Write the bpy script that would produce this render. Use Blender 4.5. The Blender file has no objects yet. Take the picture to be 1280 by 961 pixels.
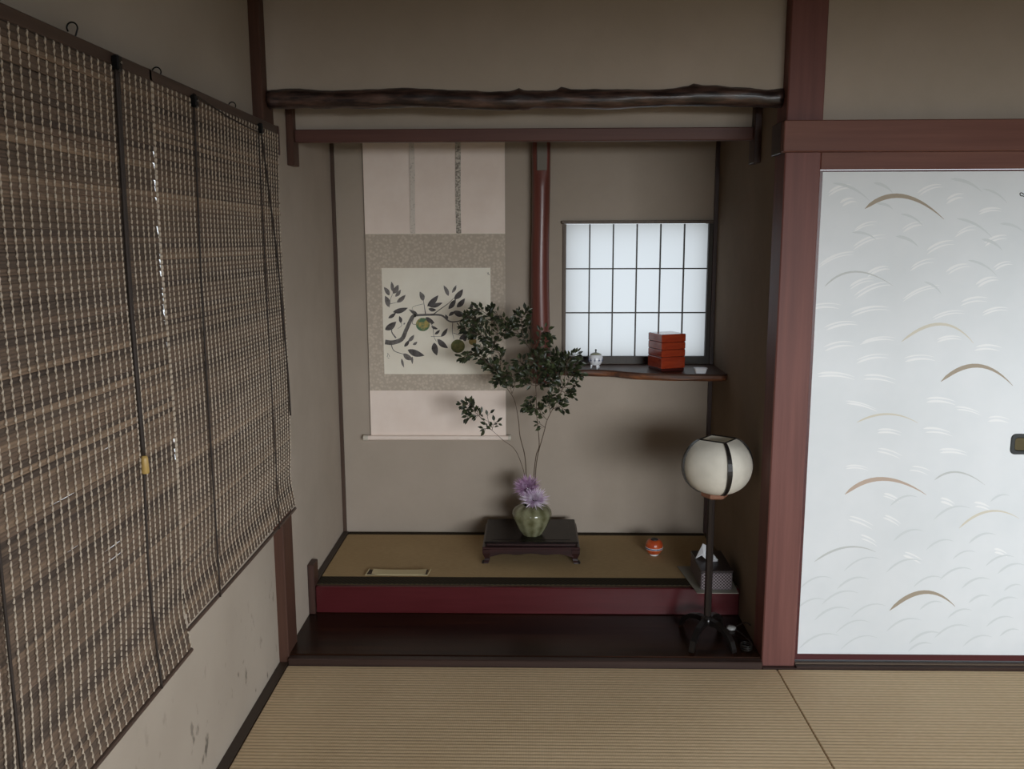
import bpy, math, random
from mathutils import Vector, Matrix, noise

R = random.Random(7)
PI = math.pi
scene = bpy.context.scene
COL = scene.collection

# ------------------------------------------------------------------ camera
F_PX, PITCH, YAW, ROLL = 1098.45, 0.162922, 0.0220823, -0.0031246
CAM = Vector((0.911816, -3.05392, 1.567368))
fw = Vector((-math.sin(YAW) * math.cos(PITCH), math.cos(YAW) * math.cos(PITCH), -math.sin(PITCH)))
rt0 = Vector((math.cos(YAW), math.sin(YAW), 0))
up0 = rt0.cross(fw)
rt = math.cos(ROLL) * rt0 + math.sin(ROLL) * up0
up = -math.sin(ROLL) * rt0 + math.cos(ROLL) * up0
cam_data = bpy.data.cameras.new('camera')
cam_data.sensor_width = 36.0
cam_data.lens = 36.0 * F_PX / 1280.0
cam_data.clip_start = 0.02
cam = bpy.data.objects.new('camera', cam_data)
COL.objects.link(cam)
m = Matrix((rt, up, -fw)).transposed().to_4x4()
m.translation = CAM
cam.matrix_world = m
scene.camera = cam

# ------------------------------------------------------------------ world and daylight
world = bpy.data.worlds.new('overcast_sky')
scene.world = world
world.use_nodes = True
bg = world.node_tree.nodes['Background']
bg.inputs['Color'].default_value = (0.86, 0.93, 1.0, 1)
bg.inputs['Strength'].default_value = 1.6


def area(name, loc, target, sx, sy, energy, color):
    d = bpy.data.lights.new(name, 'AREA')
    d.shape = 'RECTANGLE'
    d.size, d.size_y = sx, sy
    d.energy = energy
    d.color = color
    o = bpy.data.objects.new(name, d)
    COL.objects.link(o)
    o.location = loc
    o.rotation_euler = (Vector(target) - Vector(loc)).to_track_quat('-Z', 'Y').to_euler()
    return o


# daylight coming in through the open garden door behind the camera
area('garden_daylight', (3.4, -8.6, 1.90), (3.2, 0, 1.65), 7.0, 1.3, 850, (0.93, 0.97, 1.0))
# added fill lamp outside the right wall, brightening the left side of the room
area('side_fill_light', (6.6, -1.9, 2.15), (0, -1.7, 1.3), 3.0, 1.2, 200, (0.93, 0.97, 1.0))

vs = scene.view_settings
vs.view_transform = 'Standard'
vs.look = 'None'
vs.gamma = 1.0
vs.use_curve_mapping = False
vs.exposure = 0.0


# ------------------------------------------------------------------ helpers
def at(x, y, axis, val):
    """the point where the ray of photo pixel (x, y) meets the plane axis = val"""
    d = fw * F_PX + rt * (x - 640.0) + up * (480.5 - y)
    i = 'XYZ'.index(axis)
    return CAM + d * ((val - CAM[i]) / d[i])


def lin(c):
    c = c / 255.0
    return c / 12.92 if c <= 0.04045 else ((c + 0.055) / 1.055) ** 2.4


def rgb(r, g, b):
    return (lin(r), lin(g), lin(b), 1.0)


def sock(node, name):
    return node.inputs.get(name)


def new_mat(name, col, rough=0.6, spec=0.5, coat=0.0, metallic=0.0, sheen=0.0):
    mt = bpy.data.materials.new(name)
    mt.use_nodes = True
    b = mt.node_tree.nodes['Principled BSDF']
    b.inputs['Base Color'].default_value = col
    b.inputs['Roughness'].default_value = rough
    b.inputs['Specular IOR Level'].default_value = spec
    b.inputs['Coat Weight'].default_value = coat
    b.inputs['Coat Roughness'].default_value = 0.12
    b.inputs['Metallic'].default_value = metallic
    return mt


def vary(mt, c1, c2, scale=(10, 10, 10), detail=6.0, bump=0.0, bump_dist=0.002, lo=0.35, hi=0.65, coords='Object',
         rough_var=0.0):
    nt = mt.node_tree
    N, Lk = nt.nodes, nt.links
    b = N['Principled BSDF']
    tc = N.new('ShaderNodeTexCoord')
    mp = N.new('ShaderNodeMapping')
    mp.inputs['Scale'].default_value = scale
    nz = N.new('ShaderNodeTexNoise')
    nz.inputs['Scale'].default_value = 1.0
    nz.inputs['Detail'].default_value = detail
    nz.inputs['Roughness'].default_value = 0.6
    cr = N.new('ShaderNodeValToRGB')
    cr.color_ramp.elements[0].position = lo
    cr.color_ramp.elements[1].position = hi
    cr.color_ramp.elements[0].color = c1
    cr.color_ramp.elements[1].color = c2
    Lk.new(tc.outputs[coords], mp.inputs['Vector'])
    Lk.new(mp.outputs['Vector'], nz.inputs['Vector'])
    Lk.new(nz.outputs['Fac'], cr.inputs['Fac'])
    Lk.new(cr.outputs['Color'], b.inputs['Base Color'])
    if bump:
        bp = N.new('ShaderNodeBump')
        bp.inputs['Strength'].default_value = bump
        bp.inputs['Distance'].default_value = bump_dist
        Lk.new(nz.outputs['Fac'], bp.inputs['Height'])
        Lk.new(bp.outputs['Normal'], b.inputs['Normal'])
    if rough_var:
        mr = N.new('ShaderNodeMapRange')
        r0 = b.inputs['Roughness'].default_value
        mr.inputs['To Min'].default_value = r0 - rough_var
        mr.inputs['To Max'].default_value = r0 + rough_var
        Lk.new(nz.outputs['Fac'], mr.inputs['Value'])
        Lk.new(mr.outputs['Result'], b.inputs['Roughness'])
    return mt


def wood(name, c1, c2, axis='Z', rough=0.4, coat=0.0, fine=60, lo=0.3, hi=0.7, spec=0.5):
    s = {'X': (1.6, fine, fine), 'Y': (fine, 1.6, fine), 'Z': (fine, fine, 1.6)}[axis]
    return vary(new_mat(name, c1, rough, spec, coat), c1, c2, s, 5.0, 0.15, 0.0006, lo, hi, rough_var=0.06)


ABS = {}


class MB:
    """collects shapes in world coordinates; build() makes ONE mesh object"""

    def __init__(self):
        self.v, self.f, self.mi = [], [], []

    def add(self, vs_, fs_, mi=0):
        o = len(self.v)
        self.v += [Vector(p) for p in vs_]
        for f in fs_:
            self.f.append(tuple(i + o for i in f))
            self.mi.append(mi)
        return self

    def box(self, a, b, bev=0.0, mi=0):
        x0, y0, z0 = min(a[0], b[0]), min(a[1], b[1]), min(a[2], b[2])
        x1, y1, z1 = max(a[0], b[0]), max(a[1], b[1]), max(a[2], b[2])
        if bev <= 0:
            vs_ = [(x0, y0, z0), (x1, y0, z0), (x1, y1, z0), (x0, y1, z0),
                   (x0, y0, z1), (x1, y0, z1), (x1, y1, z1), (x0, y1, z1)]
            fs_ = [(0, 3, 2, 1), (4, 5, 6, 7), (0, 1, 5, 4), (1, 2, 6, 5), (2, 3, 7, 6), (3, 0, 4, 7)]
            return self.add(vs_, fs_, mi)
        c = min(bev, (x1 - x0) * .49, (y1 - y0) * .49, (z1 - z0) * .49)
        rings = []
        for z, i in ((z0, c), (z0 + c, 0), (z1 - c, 0), (z1, c)):
            X0, X1, Y0, Y1 = x0 + i, x1 - i, y0 + i, y1 - i
            rings.append([(X0 + c, Y0, z), (X1 - c, Y0, z), (X1, Y0 + c, z), (X1, Y1 - c, z),
                          (X1 - c, Y1, z), (X0 + c, Y1, z), (X0, Y1 - c, z), (X0, Y0 + c, z)])
        vs_ = [p for r in rings for p in r]
        fs_ = [tuple(reversed(range(8))), tuple(range(24, 32))]
        for k in range(3):
            for j in range(8):
                fs_.append((k * 8 + j, k * 8 + (j + 1) % 8, k * 8 + 8 + (j + 1) % 8, k * 8 + 8 + j))
        return self.add(vs_, fs_, mi)

    def tube(self, pts, rad, n=8, cap=True, mi=0, squash=None):
        pts = [Vector(p) for p in pts]
        rs = rad if isinstance(rad, (list, tuple)) else [rad] * len(pts)
        up_ = None
        rings = []
        for i, p in enumerate(pts):
            t = (pts[min(i + 1, len(pts) - 1)] - pts[max(i - 1, 0)])
            if t.length < 1e-9:
                t = Vector((0, 0, 1))
            t.normalize()
            if up_ is None:
                up_ = t.orthogonal().normalized()
            else:
                up_ = (up_ - t * up_.dot(t))
                if up_.length < 1e-6:
                    up_ = t.orthogonal()
                up_.normalize()
            s = t.cross(up_)
            rings.append([p + rs[i] * (math.cos(2 * PI * k / n) * up_ + math.sin(2 * PI * k / n) * s) for k in range(n)])
        vs_ = [q for r in rings for q in r]
        fs_ = []
        for i in range(len(pts) - 1):
            for k in range(n):
                fs_.append((i * n + k, i * n + (k + 1) % n, (i + 1) * n + (k + 1) % n, (i + 1) * n + k))
        if cap:
            fs_.append(tuple(reversed(range(n))))
            fs_.append(tuple((len(pts) - 1) * n + k for k in range(n)))
        return self.add(vs_, fs_, mi)

    def lathe(self, c, prof, n=32, mi=0, wob=None, axis_tilt=None):
        """prof: (r, z) from bottom to top about the vertical axis through c; wob(angle, r, z) -> r"""
        c = Vector(c)
        vs_, fs_ = [], []
        for r, z in prof:
            for k in range(n):
                a = 2 * PI * k / n
                rr = wob(a, r, z) if wob else r
                vs_.append(c + Vector((rr * math.cos(a), rr * math.sin(a), z)))
        for i in range(len(prof) - 1):
            for k in range(n):
                fs_.append((i * n + k, i * n + (k + 1) % n, (i + 1) * n + (k + 1) % n, (i + 1) * n + k))
        if prof[0][0] > 1e-6:
            fs_.append(tuple(reversed(range(n))))
        if prof[-1][0] > 1e-6:
            fs_.append(tuple((len(prof) - 1) * n + k for k in range(n)))
        return self.add(vs_, fs_, mi)

    def prism(self, poly, d):
        """poly: list of 3D points in a plane, pushed by vector d"""
        n = len(poly)
        d = Vector(d)
        vs_ = [Vector(p) for p in poly] + [Vector(p) + d for p in poly]
        fs_ = [tuple(range(n)), tuple(reversed(range(n, 2 * n)))]
        for k in range(n):
            fs_.append((k, n + k, n + (k + 1) % n, (k + 1) % n))
        return self.add(vs_, fs_)

    def build(self, name, mat, parent=None, smooth=False, origin=None):
        xs = [p.x for p in self.v]; ys = [p.y for p in self.v]; zs = [p.z for p in self.v]
        o = Vector(origin) if origin is not None else Vector(((min(xs) + max(xs)) / 2, (min(ys) + max(ys)) / 2, min(zs)))
        me = bpy.data.meshes.new(name)
        me.from_pydata([tuple(p - o) for p in self.v], [], self.f)
        mats = mat if isinstance(mat, (list, tuple)) else [mat]
        for mm in mats:
            me.materials.append(mm)
        if len(mats) > 1:
            me.polygons.foreach_set('material_index', self.mi)
        if smooth:
            me.polygons.foreach_set('use_smooth', [True] * len(me.polygons))
        me.update()
        ob = bpy.data.objects.new(name, me)
        COL.objects.link(ob)
        place(ob, o, parent)
        if smooth == 'auto':
            md = ob.modifiers.new('edges', 'EDGE_SPLIT')
            md.split_angle = math.radians(38)
        return ob


def place(ob, absloc, parent=None):
    ABS[ob.name] = Vector(absloc)
    if parent is not None:
        ob.parent = parent
        ob.location = Vector(absloc) - ABS[parent.name]
    else:
        ob.location = absloc


def thing(name, loc, label, cat, group=None):
    e = bpy.data.objects.new(name, None)
    e.empty_display_size = 0.05
    COL.objects.link(e)
    place(e, Vector(loc))
    return tag(e, label, cat, group)


def tag(o, label, cat, group=None):
    o['label'] = label
    o['category'] = cat
    if group:
        o['group'] = group
    return o


def struct(o, label=None, cat=None):
    o['kind'] = 'structure'
    if label:
        o['label'] = label
    if cat:
        o['category'] = cat
    return o


def inst(src, absloc, parent, name=None, data=None):
    c = src.copy()
    if data:
        c.data = data
    COL.objects.link(c)
    place(c, absloc, parent)
    return c


def boxo(name, a, b, mat, parent=None, bev=0.0):
    return MB().box(a, b, bev).build(name, mat, parent)


def catmull(pts, n=6):
    pts = [Vector(p) for p in pts]
    out = []
    for i in range(len(pts) - 1):
        p0, p1, p2, p3 = pts[max(i - 1, 0)], pts[i], pts[i + 1], pts[min(i + 2, len(pts) - 1)]
        for k in range(n):
            t = k / n
            out.append(0.5 * ((2 * p1) + (p2 - p0) * t + (2 * p0 - 5 * p1 + 4 * p2 - p3) * t * t + (3 * p1 - p0 - 3 * p2 + p3) * t ** 3))
    out.append(pts[-1])
    return out


# ------------------------------------------------------------------ materials
PLA = new_mat('sand_plaster', rgb(150, 144, 130), 0.95, 0.1)
vary(PLA, rgb(166, 154, 140), rgb(176, 163, 150), (3, 3, 3), 8, 0, lo=.3, hi=.7)


def add_fine_bump(mt, scale, strength, dist=0.001):
    nt = mt.node_tree
    tc = nt.nodes.new('ShaderNodeTexCoord')
    nz = nt.nodes.new('ShaderNodeTexNoise')
    nz.inputs['Scale'].default_value = scale
    nz.inputs['Detail'].default_value = 4
    bp = nt.nodes.new('ShaderNodeBump')
    bp.inputs['Strength'].default_value = strength
    bp.inputs['Distance'].default_value = dist
    nt.links.new(tc.outputs['Object'], nz.inputs['Vector'])
    nt.links.new(nz.outputs['Fac'], bp.inputs['Height'])
    nt.links.new(bp.outputs['Normal'], nt.nodes['Principled BSDF'].inputs['Normal'])


add_fine_bump(PLA, 260, 0.35)

# plaster of the left wall: the same sand plaster with dark scuffs low down
PLAS = new_mat('scuffed_plaster', rgb(160, 154, 141), 0.95, 0.1)
nt = PLAS.node_tree
N, Lk = nt.nodes, nt.links
tc = N.new('ShaderNodeTexCoord')
mp = N.new('ShaderNodeMapping'); mp.inputs['Scale'].default_value = (14, 22, 13)
nz = N.new('ShaderNodeTexNoise'); nz.inputs['Scale'].default_value = 1.0; nz.inputs['Detail'].default_value = 3
cr = N.new('ShaderNodeValToRGB')
cr.color_ramp.elements[0].position = .635; cr.color_ramp.elements[1].position = .71
cr.color_ramp.elements[0].color = (0, 0, 0, 1); cr.color_ramp.elements[1].color = (1, 1, 1, 1)
n2 = N.new('ShaderNodeTexNoise'); n2.inputs['Scale'].default_value = 2.5; n2.inputs['Detail'].default_value = 6
c2 = N.new('ShaderNodeValToRGB')
c2.color_ramp.elements[0].position = .3; c2.color_ramp.elements[1].position = .7
c2.color_ramp.elements[0].color = rgb(162, 151, 138); c2.color_ramp.elements[1].color = rgb(173, 162, 149)
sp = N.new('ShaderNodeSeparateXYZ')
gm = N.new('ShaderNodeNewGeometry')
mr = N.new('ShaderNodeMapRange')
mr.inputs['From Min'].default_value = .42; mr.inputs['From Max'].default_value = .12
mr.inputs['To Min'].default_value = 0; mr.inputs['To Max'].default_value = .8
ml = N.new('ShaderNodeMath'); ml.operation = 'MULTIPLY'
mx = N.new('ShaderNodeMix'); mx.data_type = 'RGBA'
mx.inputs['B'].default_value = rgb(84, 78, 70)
Lk.new(tc.outputs['Object'], mp.inputs['Vector']); Lk.new(mp.outputs['Vector'], nz.inputs['Vector'])
Lk.new(nz.outputs['Fac'], cr.inputs['Fac']); Lk.new(tc.outputs['Object'], n2.inputs['Vector'])
Lk.new(n2.outputs['Fac'], c2.inputs['Fac']); Lk.new(gm.outputs['Position'], sp.inputs['Vector'])
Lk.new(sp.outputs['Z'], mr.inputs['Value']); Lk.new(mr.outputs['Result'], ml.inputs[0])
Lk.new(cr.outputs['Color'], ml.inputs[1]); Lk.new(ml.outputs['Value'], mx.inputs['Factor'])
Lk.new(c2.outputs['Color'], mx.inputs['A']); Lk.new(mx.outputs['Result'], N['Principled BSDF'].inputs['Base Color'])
add_fine_bump(PLAS, 260, 0.35)

DARKP = new_mat('shaded_plaster', rgb(92, 80, 66), 0.95, 0.1)  # same plaster as the other walls, darkened in colour for the right wall's shade
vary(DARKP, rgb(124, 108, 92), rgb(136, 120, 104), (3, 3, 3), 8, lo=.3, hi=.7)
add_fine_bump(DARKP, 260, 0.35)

POSTZ = wood('red_brown_post', rgb(98, 60, 55), rgb(119, 77, 70), 'Z', .55, fine=38, spec=.3)
BEAMX = wood('red_brown_beam', rgb(98, 60, 50), rgb(118, 78, 66), 'X', .55, fine=38, spec=.3)
RAILX = wood('brown_rail', rgb(86, 56, 50), rgb(100, 68, 60), 'X', .5, fine=40, spec=.3)
CPST = wood('brown_corner_post', rgb(66, 44, 36), rgb(86, 58, 46), 'Z', .55, fine=38, spec=.3)
DWZ = wood('dark_wood_upright', rgb(52, 34, 28), rgb(74, 48, 40), 'Z', .45, fine=60)
DWX = wood('dark_wood_strip', rgb(44, 30, 26), rgb(60, 42, 36), 'X', .4, fine=60)
DWY = wood('dark_wood_strip_deep', rgb(46, 36, 28), rgb(62, 48, 38), 'Y', .5, fine=60)
KAM = new_mat('crimson_lacquer', rgb(78, 24, 28), 0.3, 0.4, 0.1)
vary(KAM, rgb(72, 22, 25), rgb(82, 30, 34), (3, 40, 40), 4, lo=.3, hi=.7)
BOARD = new_mat('polished_dark_board', rgb(40, 22, 14), 0.26, 0.2)
vary(BOARD, rgb(24, 14, 10), rgb(60, 34, 20), (1.2, 26, 26), 6, lo=.35, hi=.75)
BLACK = new_mat('black_lacquer', rgb(22, 18, 18), 0.3, 0.22)
vary(BLACK, rgb(18, 15, 15), rgb(34, 24, 24), (20, 20, 20), 4)
ROSE = new_mat('dark_rosewood', rgb(46, 26, 26), 0.3, 0.5)
vary(ROSE, rgb(36, 20, 20), rgb(58, 34, 34), (4, 60, 60), 4)
PAPER = new_mat('door_paper', rgb(226, 230, 233), 0.8, 0.2)
vary(PAPER, rgb(222, 227, 230), rgb(229, 233, 236), (3, 3, 3), 4)
HERI = new_mat('dark_mat_border', rgb(44, 38, 28), 0.8, 0.2)
nt = HERI.node_tree
ck = nt.nodes.new('ShaderNodeTexChecker'); ck.inputs['Scale'].default_value = 95
ck.inputs['Color1'].default_value = rgb(36, 30, 23); ck.inputs['Color2'].default_value = rgb(58, 49, 34)
tcn = nt.nodes.new('ShaderNodeTexCoord')
nt.links.new(tcn.outputs['Object'], ck.inputs['Vector'])
nt.links.new(ck.outputs['Color'], nt.nodes['Principled BSDF'].inputs['Base Color'])


def tatami_mat(name, c1, c2, pitch=0.0175, line=0.55):
    mt = new_mat(name, c1, 0.75, 0.25)
    nt = mt.node_tree
    N, Lk = nt.nodes, nt.links
    gm = N.new('ShaderNodeTexCoord')
    sp = N.new('ShaderNodeSeparateXYZ')
    Lk.new(gm.outputs['Object'], sp.inputs['Vector'])

    def math_(op, a, b=None):
        q = N.new('ShaderNodeMath'); q.operation = op
        for i, s in enumerate((a, b)):
            if s is None:
                continue
            if isinstance(s, (int, float)):
                q.inputs[i].default_value = s
            else:
                Lk.new(s, q.inputs[i])
        return q.outputs[0]
    rib = math_('ABSOLUTE', math_('SINE', math_('MULTIPLY', sp.outputs['Y'], PI / pitch)))   # 0 in the groove
    rib = math_('POWER', rib, 0.5)
    str_ = math_('MULTIPLY', math_('ADD', math_('SINE', math_('MULTIPLY', sp.outputs['X'], 2 * PI / 0.0045)), 1.0), 0.5)
    mp = N.new('ShaderNodeMapping'); mp.inputs['Scale'].default_value = (40, 240, 40)
    nz = N.new('ShaderNodeTexNoise'); nz.inputs['Scale'].default_value = 1; nz.inputs['Detail'].default_value = 5
    Lk.new(gm.outputs['Object'], mp.inputs['Vector']); Lk.new(mp.outputs['Vector'], nz.inputs['Vector'])
    nb = N.new('ShaderNodeTexNoise'); nb.inputs['Scale'].default_value = 2.2; nb.inputs['Detail'].default_value = 4
    Lk.new(gm.outputs['Object'], nb.inputs['Vector'])
    fac = math_('ADD', math_('MULTIPLY', nz.outputs['Fac'], .7), math_('MULTIPLY', nb.outputs['Fac'], .5))
    cr = N.new('ShaderNodeValToRGB')
    cr.color_ramp.elements[0].position = .42; cr.color_ramp.elements[1].position = .78
    cr.color_ramp.elements[0].color = c1; cr.color_ramp.elements[1].color = c2
    Lk.new(fac, cr.inputs['Fac'])
    mx = N.new('ShaderNodeMix'); mx.data_type = 'RGBA'; mx.blend_type = 'MULTIPLY'
    mx.inputs['Factor'].default_value = 1.0
    cm = N.new('ShaderNodeCombineColor')
    v = math_('ADD', math_('MULTIPLY', rib, 1 - line), line)
    for k in range(3):
        Lk.new(v, cm.inputs[k])
    Lk.new(cr.outputs['Color'], mx.inputs['A']); Lk.new(cm.outputs['Color'], mx.inputs['B'])
    b = N['Principled BSDF']
    Lk.new(mx.outputs['Result'], b.inputs['Base Color'])
    bp = N.new('ShaderNodeBump'); bp.inputs['Strength'].default_value = .5; bp.inputs['Distance'].default_value = .0015
    h = math_('ADD', rib, math_('MULTIPLY', str_, .15))
    Lk.new(h, bp.inputs['Height']); Lk.new(bp.outputs['Normal'], b.inputs['Normal'])
    return mt


TAT = tatami_mat('rush_matting', rgb(202, 176, 139), rgb(221, 196, 160), line=.5)
TATE = new_mat('rush_edge', rgb(92, 78, 54), .8)
TATA = tatami_mat('fine_rush_matting', rgb(172, 146, 106), rgb(188, 162, 121), 0.009, 0.88)

# ------------------------------------------------------------------ room shell
XR, YB, H = 3.64, -4.3, 2.55            # right wall, back wall, ceiling
XA, XB_, YA = -0.014, 1.772, 1.10       # alcove left wall, right wall, back wall
ZT = 0.15                               # alcove mat height
XL = -0.034                             # left wall surface

floor = struct(boxo('floor', (-0.2, YB - .1, -0.12), (XR + .1, 0.3, -0.056), new_mat('underfloor', rgb(90, 74, 54), .9)),
               'floor of the room under pale rush mats', 'floor')


def tatami(x0, y0, x1, y1):
    g = .0012
    o = MB().box((x0 + g, y0 + g, -.055), (x1 - g, y1 - g, 0.0), .003).build('tatami_mat', TAT, floor)
    return o


tatami(0, -.91, 1.82, 0)
tatami(1.82, -.91, XR, 0)
tatami(0, -1.82, 1.82, -.91)
tatami(1.82, -1.82, XR, -.91)
tatami(0, -2.73, 1.82, -1.82)
tatami(1.82, -2.73, XR, -1.82)
tatami(0, YB, 1.82, -2.73)
tatami(1.82, YB, XR, -2.73)

# left wall with the window opening behind the blinds
WZ0, WZ1, WY0, WY1 = .78, 1.84, -1.88, -.09
b_ = MB()
b_.box((XL - .08, YB, -.02), (XL, .02, WZ0))
b_.box((XL - .08, YB, WZ1), (XL, .02, H))
b_.box((XL - .08, YB, WZ0), (XL, WY0, WZ1))
b_.box((XL - .08, WY1, WZ0), (XL, .02, WZ1))
wl = struct(b_.build('wall_left', PLAS), 'greige plaster wall with the bamboo blinds', 'wall')

win2 = bpy.data.objects.new('window_2', None); COL.objects.link(win2)
place(win2, Vector((XL - .04, (WY0 + WY1) / 2, WZ0)))
struct(win2, 'window opening in the left wall hidden behind the bamboo blinds', 'window')
for a, c in (((XL - .06, WY0 + .001, WZ0 + .001), (XL - .01, WY0 + .03, WZ1 - .001)), ((XL - .06, WY1 - .03, WZ0 + .001), (XL - .01, WY1 - .001, WZ1 - .001)),
             ((XL - .06, WY0 + .03, WZ0 + .001), (XL - .01, WY1 - .03, WZ0 + .03)), ((XL - .06, WY0 + .03, WZ1 - .03), (XL - .01, WY1 - .03, WZ1 - .001))):
    boxo('window_frame', a, c, DWZ, win2)

# corner post between left wall and alcove
struct(MB().box((-.10, .02, 0.0), (.002, .143, H - .002), .003).build('trim_1', CPST), 'slim red-brown corner post left of the alcove', 'post')
# big post right of the alcove
struct(MB().box((1.769, .02, 0.0), (1.891, .145, H - .002), .004).build('trim_2', POSTZ), 'thick red-brown post between alcove and sliding door', 'post')
# alcove walls
struct(boxo('wall_alcove_left', (XA - .06, .144, 0), (XA, YA + .09, H), PLA), 'left side wall of the alcove', 'wall')
struct(boxo('wall_alcove_right', (XB_, .146, 0), (XB_ + .06, YA + .09, H), DARKP), 'right side wall of the alcove, its shade put into the plaster colour', 'wall')
# alcove back wall with the paper window opening
AX0, AX1, AZ0, AZ1 = 1.068, 1.738, 1.012, 1.645
b_ = MB()
y0, y1 = YA, YA + .09
b_.box((XA, y0, 0), (AX0, y1, H)); b_.box((AX1, y0, 0), (XB_, y1, H))
b_.box((AX0, y0, 0), (AX1, y1, AZ0)); b_.box((AX0, y0, AZ1), (AX1, y1, H))
struct(b_.build('wall_alcove_back', PLA), 'greige plaster back wall of the alcove', 'wall')
# wall above the log lintel, and the second hanging wall above the inner rail
struct(boxo('wall_front_upper', (.003, .075, 2.05), (1.768, .125, H), PLA), 'plaster wall above the bark-covered log', 'wall')
struct(boxo('wall_alcove_upper', (XA + .001, .398, 1.984), (XB_ - .001, .43, H), PLA), 'narrow plaster wall above the inner rail', 'wall')
# wall right, above the sliding door
struct(boxo('wall_front_right', (1.892, .045, 1.90), (XR + .06, .105, H), PLA), 'plaster wall above the sliding door', 'wall')
b_ = MB()
b_.box((XR, YB, -.02), (XR + .06, .044, .55)); b_.box((XR, YB, 1.75), (XR + .06, .044, H))
b_.box((XR, YB, .55), (XR + .06, -2.7, 1.75)); b_.box((XR, -1.1, .55), (XR + .06, .044, 1.75))  # opening added to let the side fill lamp in
struct(b_.build('wall_right', PLA), 'plain plaster wall right of the room', 'wall')
struct(boxo('ceiling', (-.12, YB, H), (XR + .06, YA + .09, H + .05), wood('ceiling_boards', rgb(72, 54, 40), rgb(88, 68, 50), 'Y', .6)),
       'dark board ceiling', 'ceiling')
# back of the room with the wide open garden door
DX0, DX1, DZ1 = 1.45, 3.5, 1.84
b_ = MB()
b_.box((XL - .08, YB - .08, -.05), (DX0, YB, H)); b_.box((DX1, YB - .08, -.05), (XR + .06, YB, H))
b_.box((DX0, YB - .08, DZ1), (DX1, YB, H))
struct(b_.build('wall_back', PLA), 'plaster wall behind with the garden doorway', 'wall')

struct(boxo('sky_block_ground', (-8, -20, -.55), (14, YB - .3, -.45), new_mat('sky_block_earth', rgb(84, 84, 66), .95)), 'unseen dark ground slab added behind the room to block low sky light', 'ground')  # unseen slabs added to block sky light from below the horizon
struct(boxo('sky_block_ground', (XR + .4, YB - .29, -.55), (14, 2, -.45), bpy.data.materials['sky_block_earth']), 'unseen dark ground slab added beside the room to block low sky light', 'ground')

# floor strips
struct(boxo('baseboard_left', (XL + .0005, YB, -.02), (-.0005, .019, .004), DWY), 'dark wooden strip along the left wall', 'baseboard')
struct(MB().box((.003, .001, -.02), (1.768, .034, .026), .003).build('trim_3', DWX), 'dark sill along the front of the alcove floor', 'trim')
struct(boxo('trim_4', (1.769, .001, -.02), (1.892, .019, .004), DWX), 'dark floor strip below the thick post', 'trim')
# thin corner battens
struct(boxo('trim_5', (XA + .0005, YA - .016, ZT + .002), (XA + .016, YA - .0005, H - .003), wood('batten', rgb(64, 46, 36), rgb(82, 62, 50), 'Z', .5)), 'thin batten in the left back corner of the alcove', 'batten')
struct(boxo('trim_6', (XB_ - .018, YA - .018, ZT + .002), (XB_ - .0005, YA - .0005, H - .003), DWZ), 'thin dark batten in the right back corner of the alcove', 'batten')

# alcove floor: dark board in front, red lacquered sill, raised mat
struct(boxo('floor_alcove_board', (XA + .001, .035, -.02), (XB_ - .001, .47, .030), BOARD), 'polished dark wooden board at the front of the alcove', 'floor')
struct(MB().box((XA + .028, .402, .031), (XB_ - .001, .426, .1462), .003).build('trim_7', KAM), 'crimson lacquered sill beam of the raised alcove floor', 'sill')
alc = struct(boxo('floor_alcove_mat', (XA + .028, .4275, .032), (XB_ - .001, YA - .001, ZT - .004), new_mat('mat_core', rgb(96, 82, 56), .9)), 'raised rush mat floor of the alcove', 'floor')
MB().box((XA + .03, .505, ZT - .0035), (XB_ - .02, YA - .0505, ZT), .001).build('mat_surface', TATA, alc)
MB().box((XA + .03, .4275, ZT - .0035), (XB_ - .002, .5045, ZT + .0008), .001).build('mat_border', HERI, alc)
MB().box((XA + .03, YA - .050, ZT - .0035), (XB_ - .02, YA - .0175, ZT + .0008), .001).build('mat_border', HERI, alc)
MB().box((XA + .002, .4635, ZT - .10), (XA + .0275, YA - .0175, ZT + .004), .001).build('mat_edge_strip', DWY, alc)
# upright stub at the left end of the sill
tag(MB().box((XA + .0005, .388, .0305), (XA + .027, .4625, .245), .002).build('sill_end_block', DWZ),
    'short dark upright block at the left end of the crimson sill', 'block')

# inner rail with its hanging ends
e = thing('alcove_rail', (.88, .40, 1.84), 'plain brown rail crossing the alcove below the log, with hanging end blocks', 'rail')
MB().box((XA + .027, .372, 1.936), (XB_ - .027, .412, 1.983), .003).build('rail', RAILX, e)
MB().box((XA + .0005, .352, 1.850), (XA + .0265, .432, 2.075), .002).build('end_block', CPST, e)
MB().box((XB_ - .0265, .352, 1.850), (XB_ - .0005, .432, 2.075), .002).build('end_block', DWZ, e)

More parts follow.
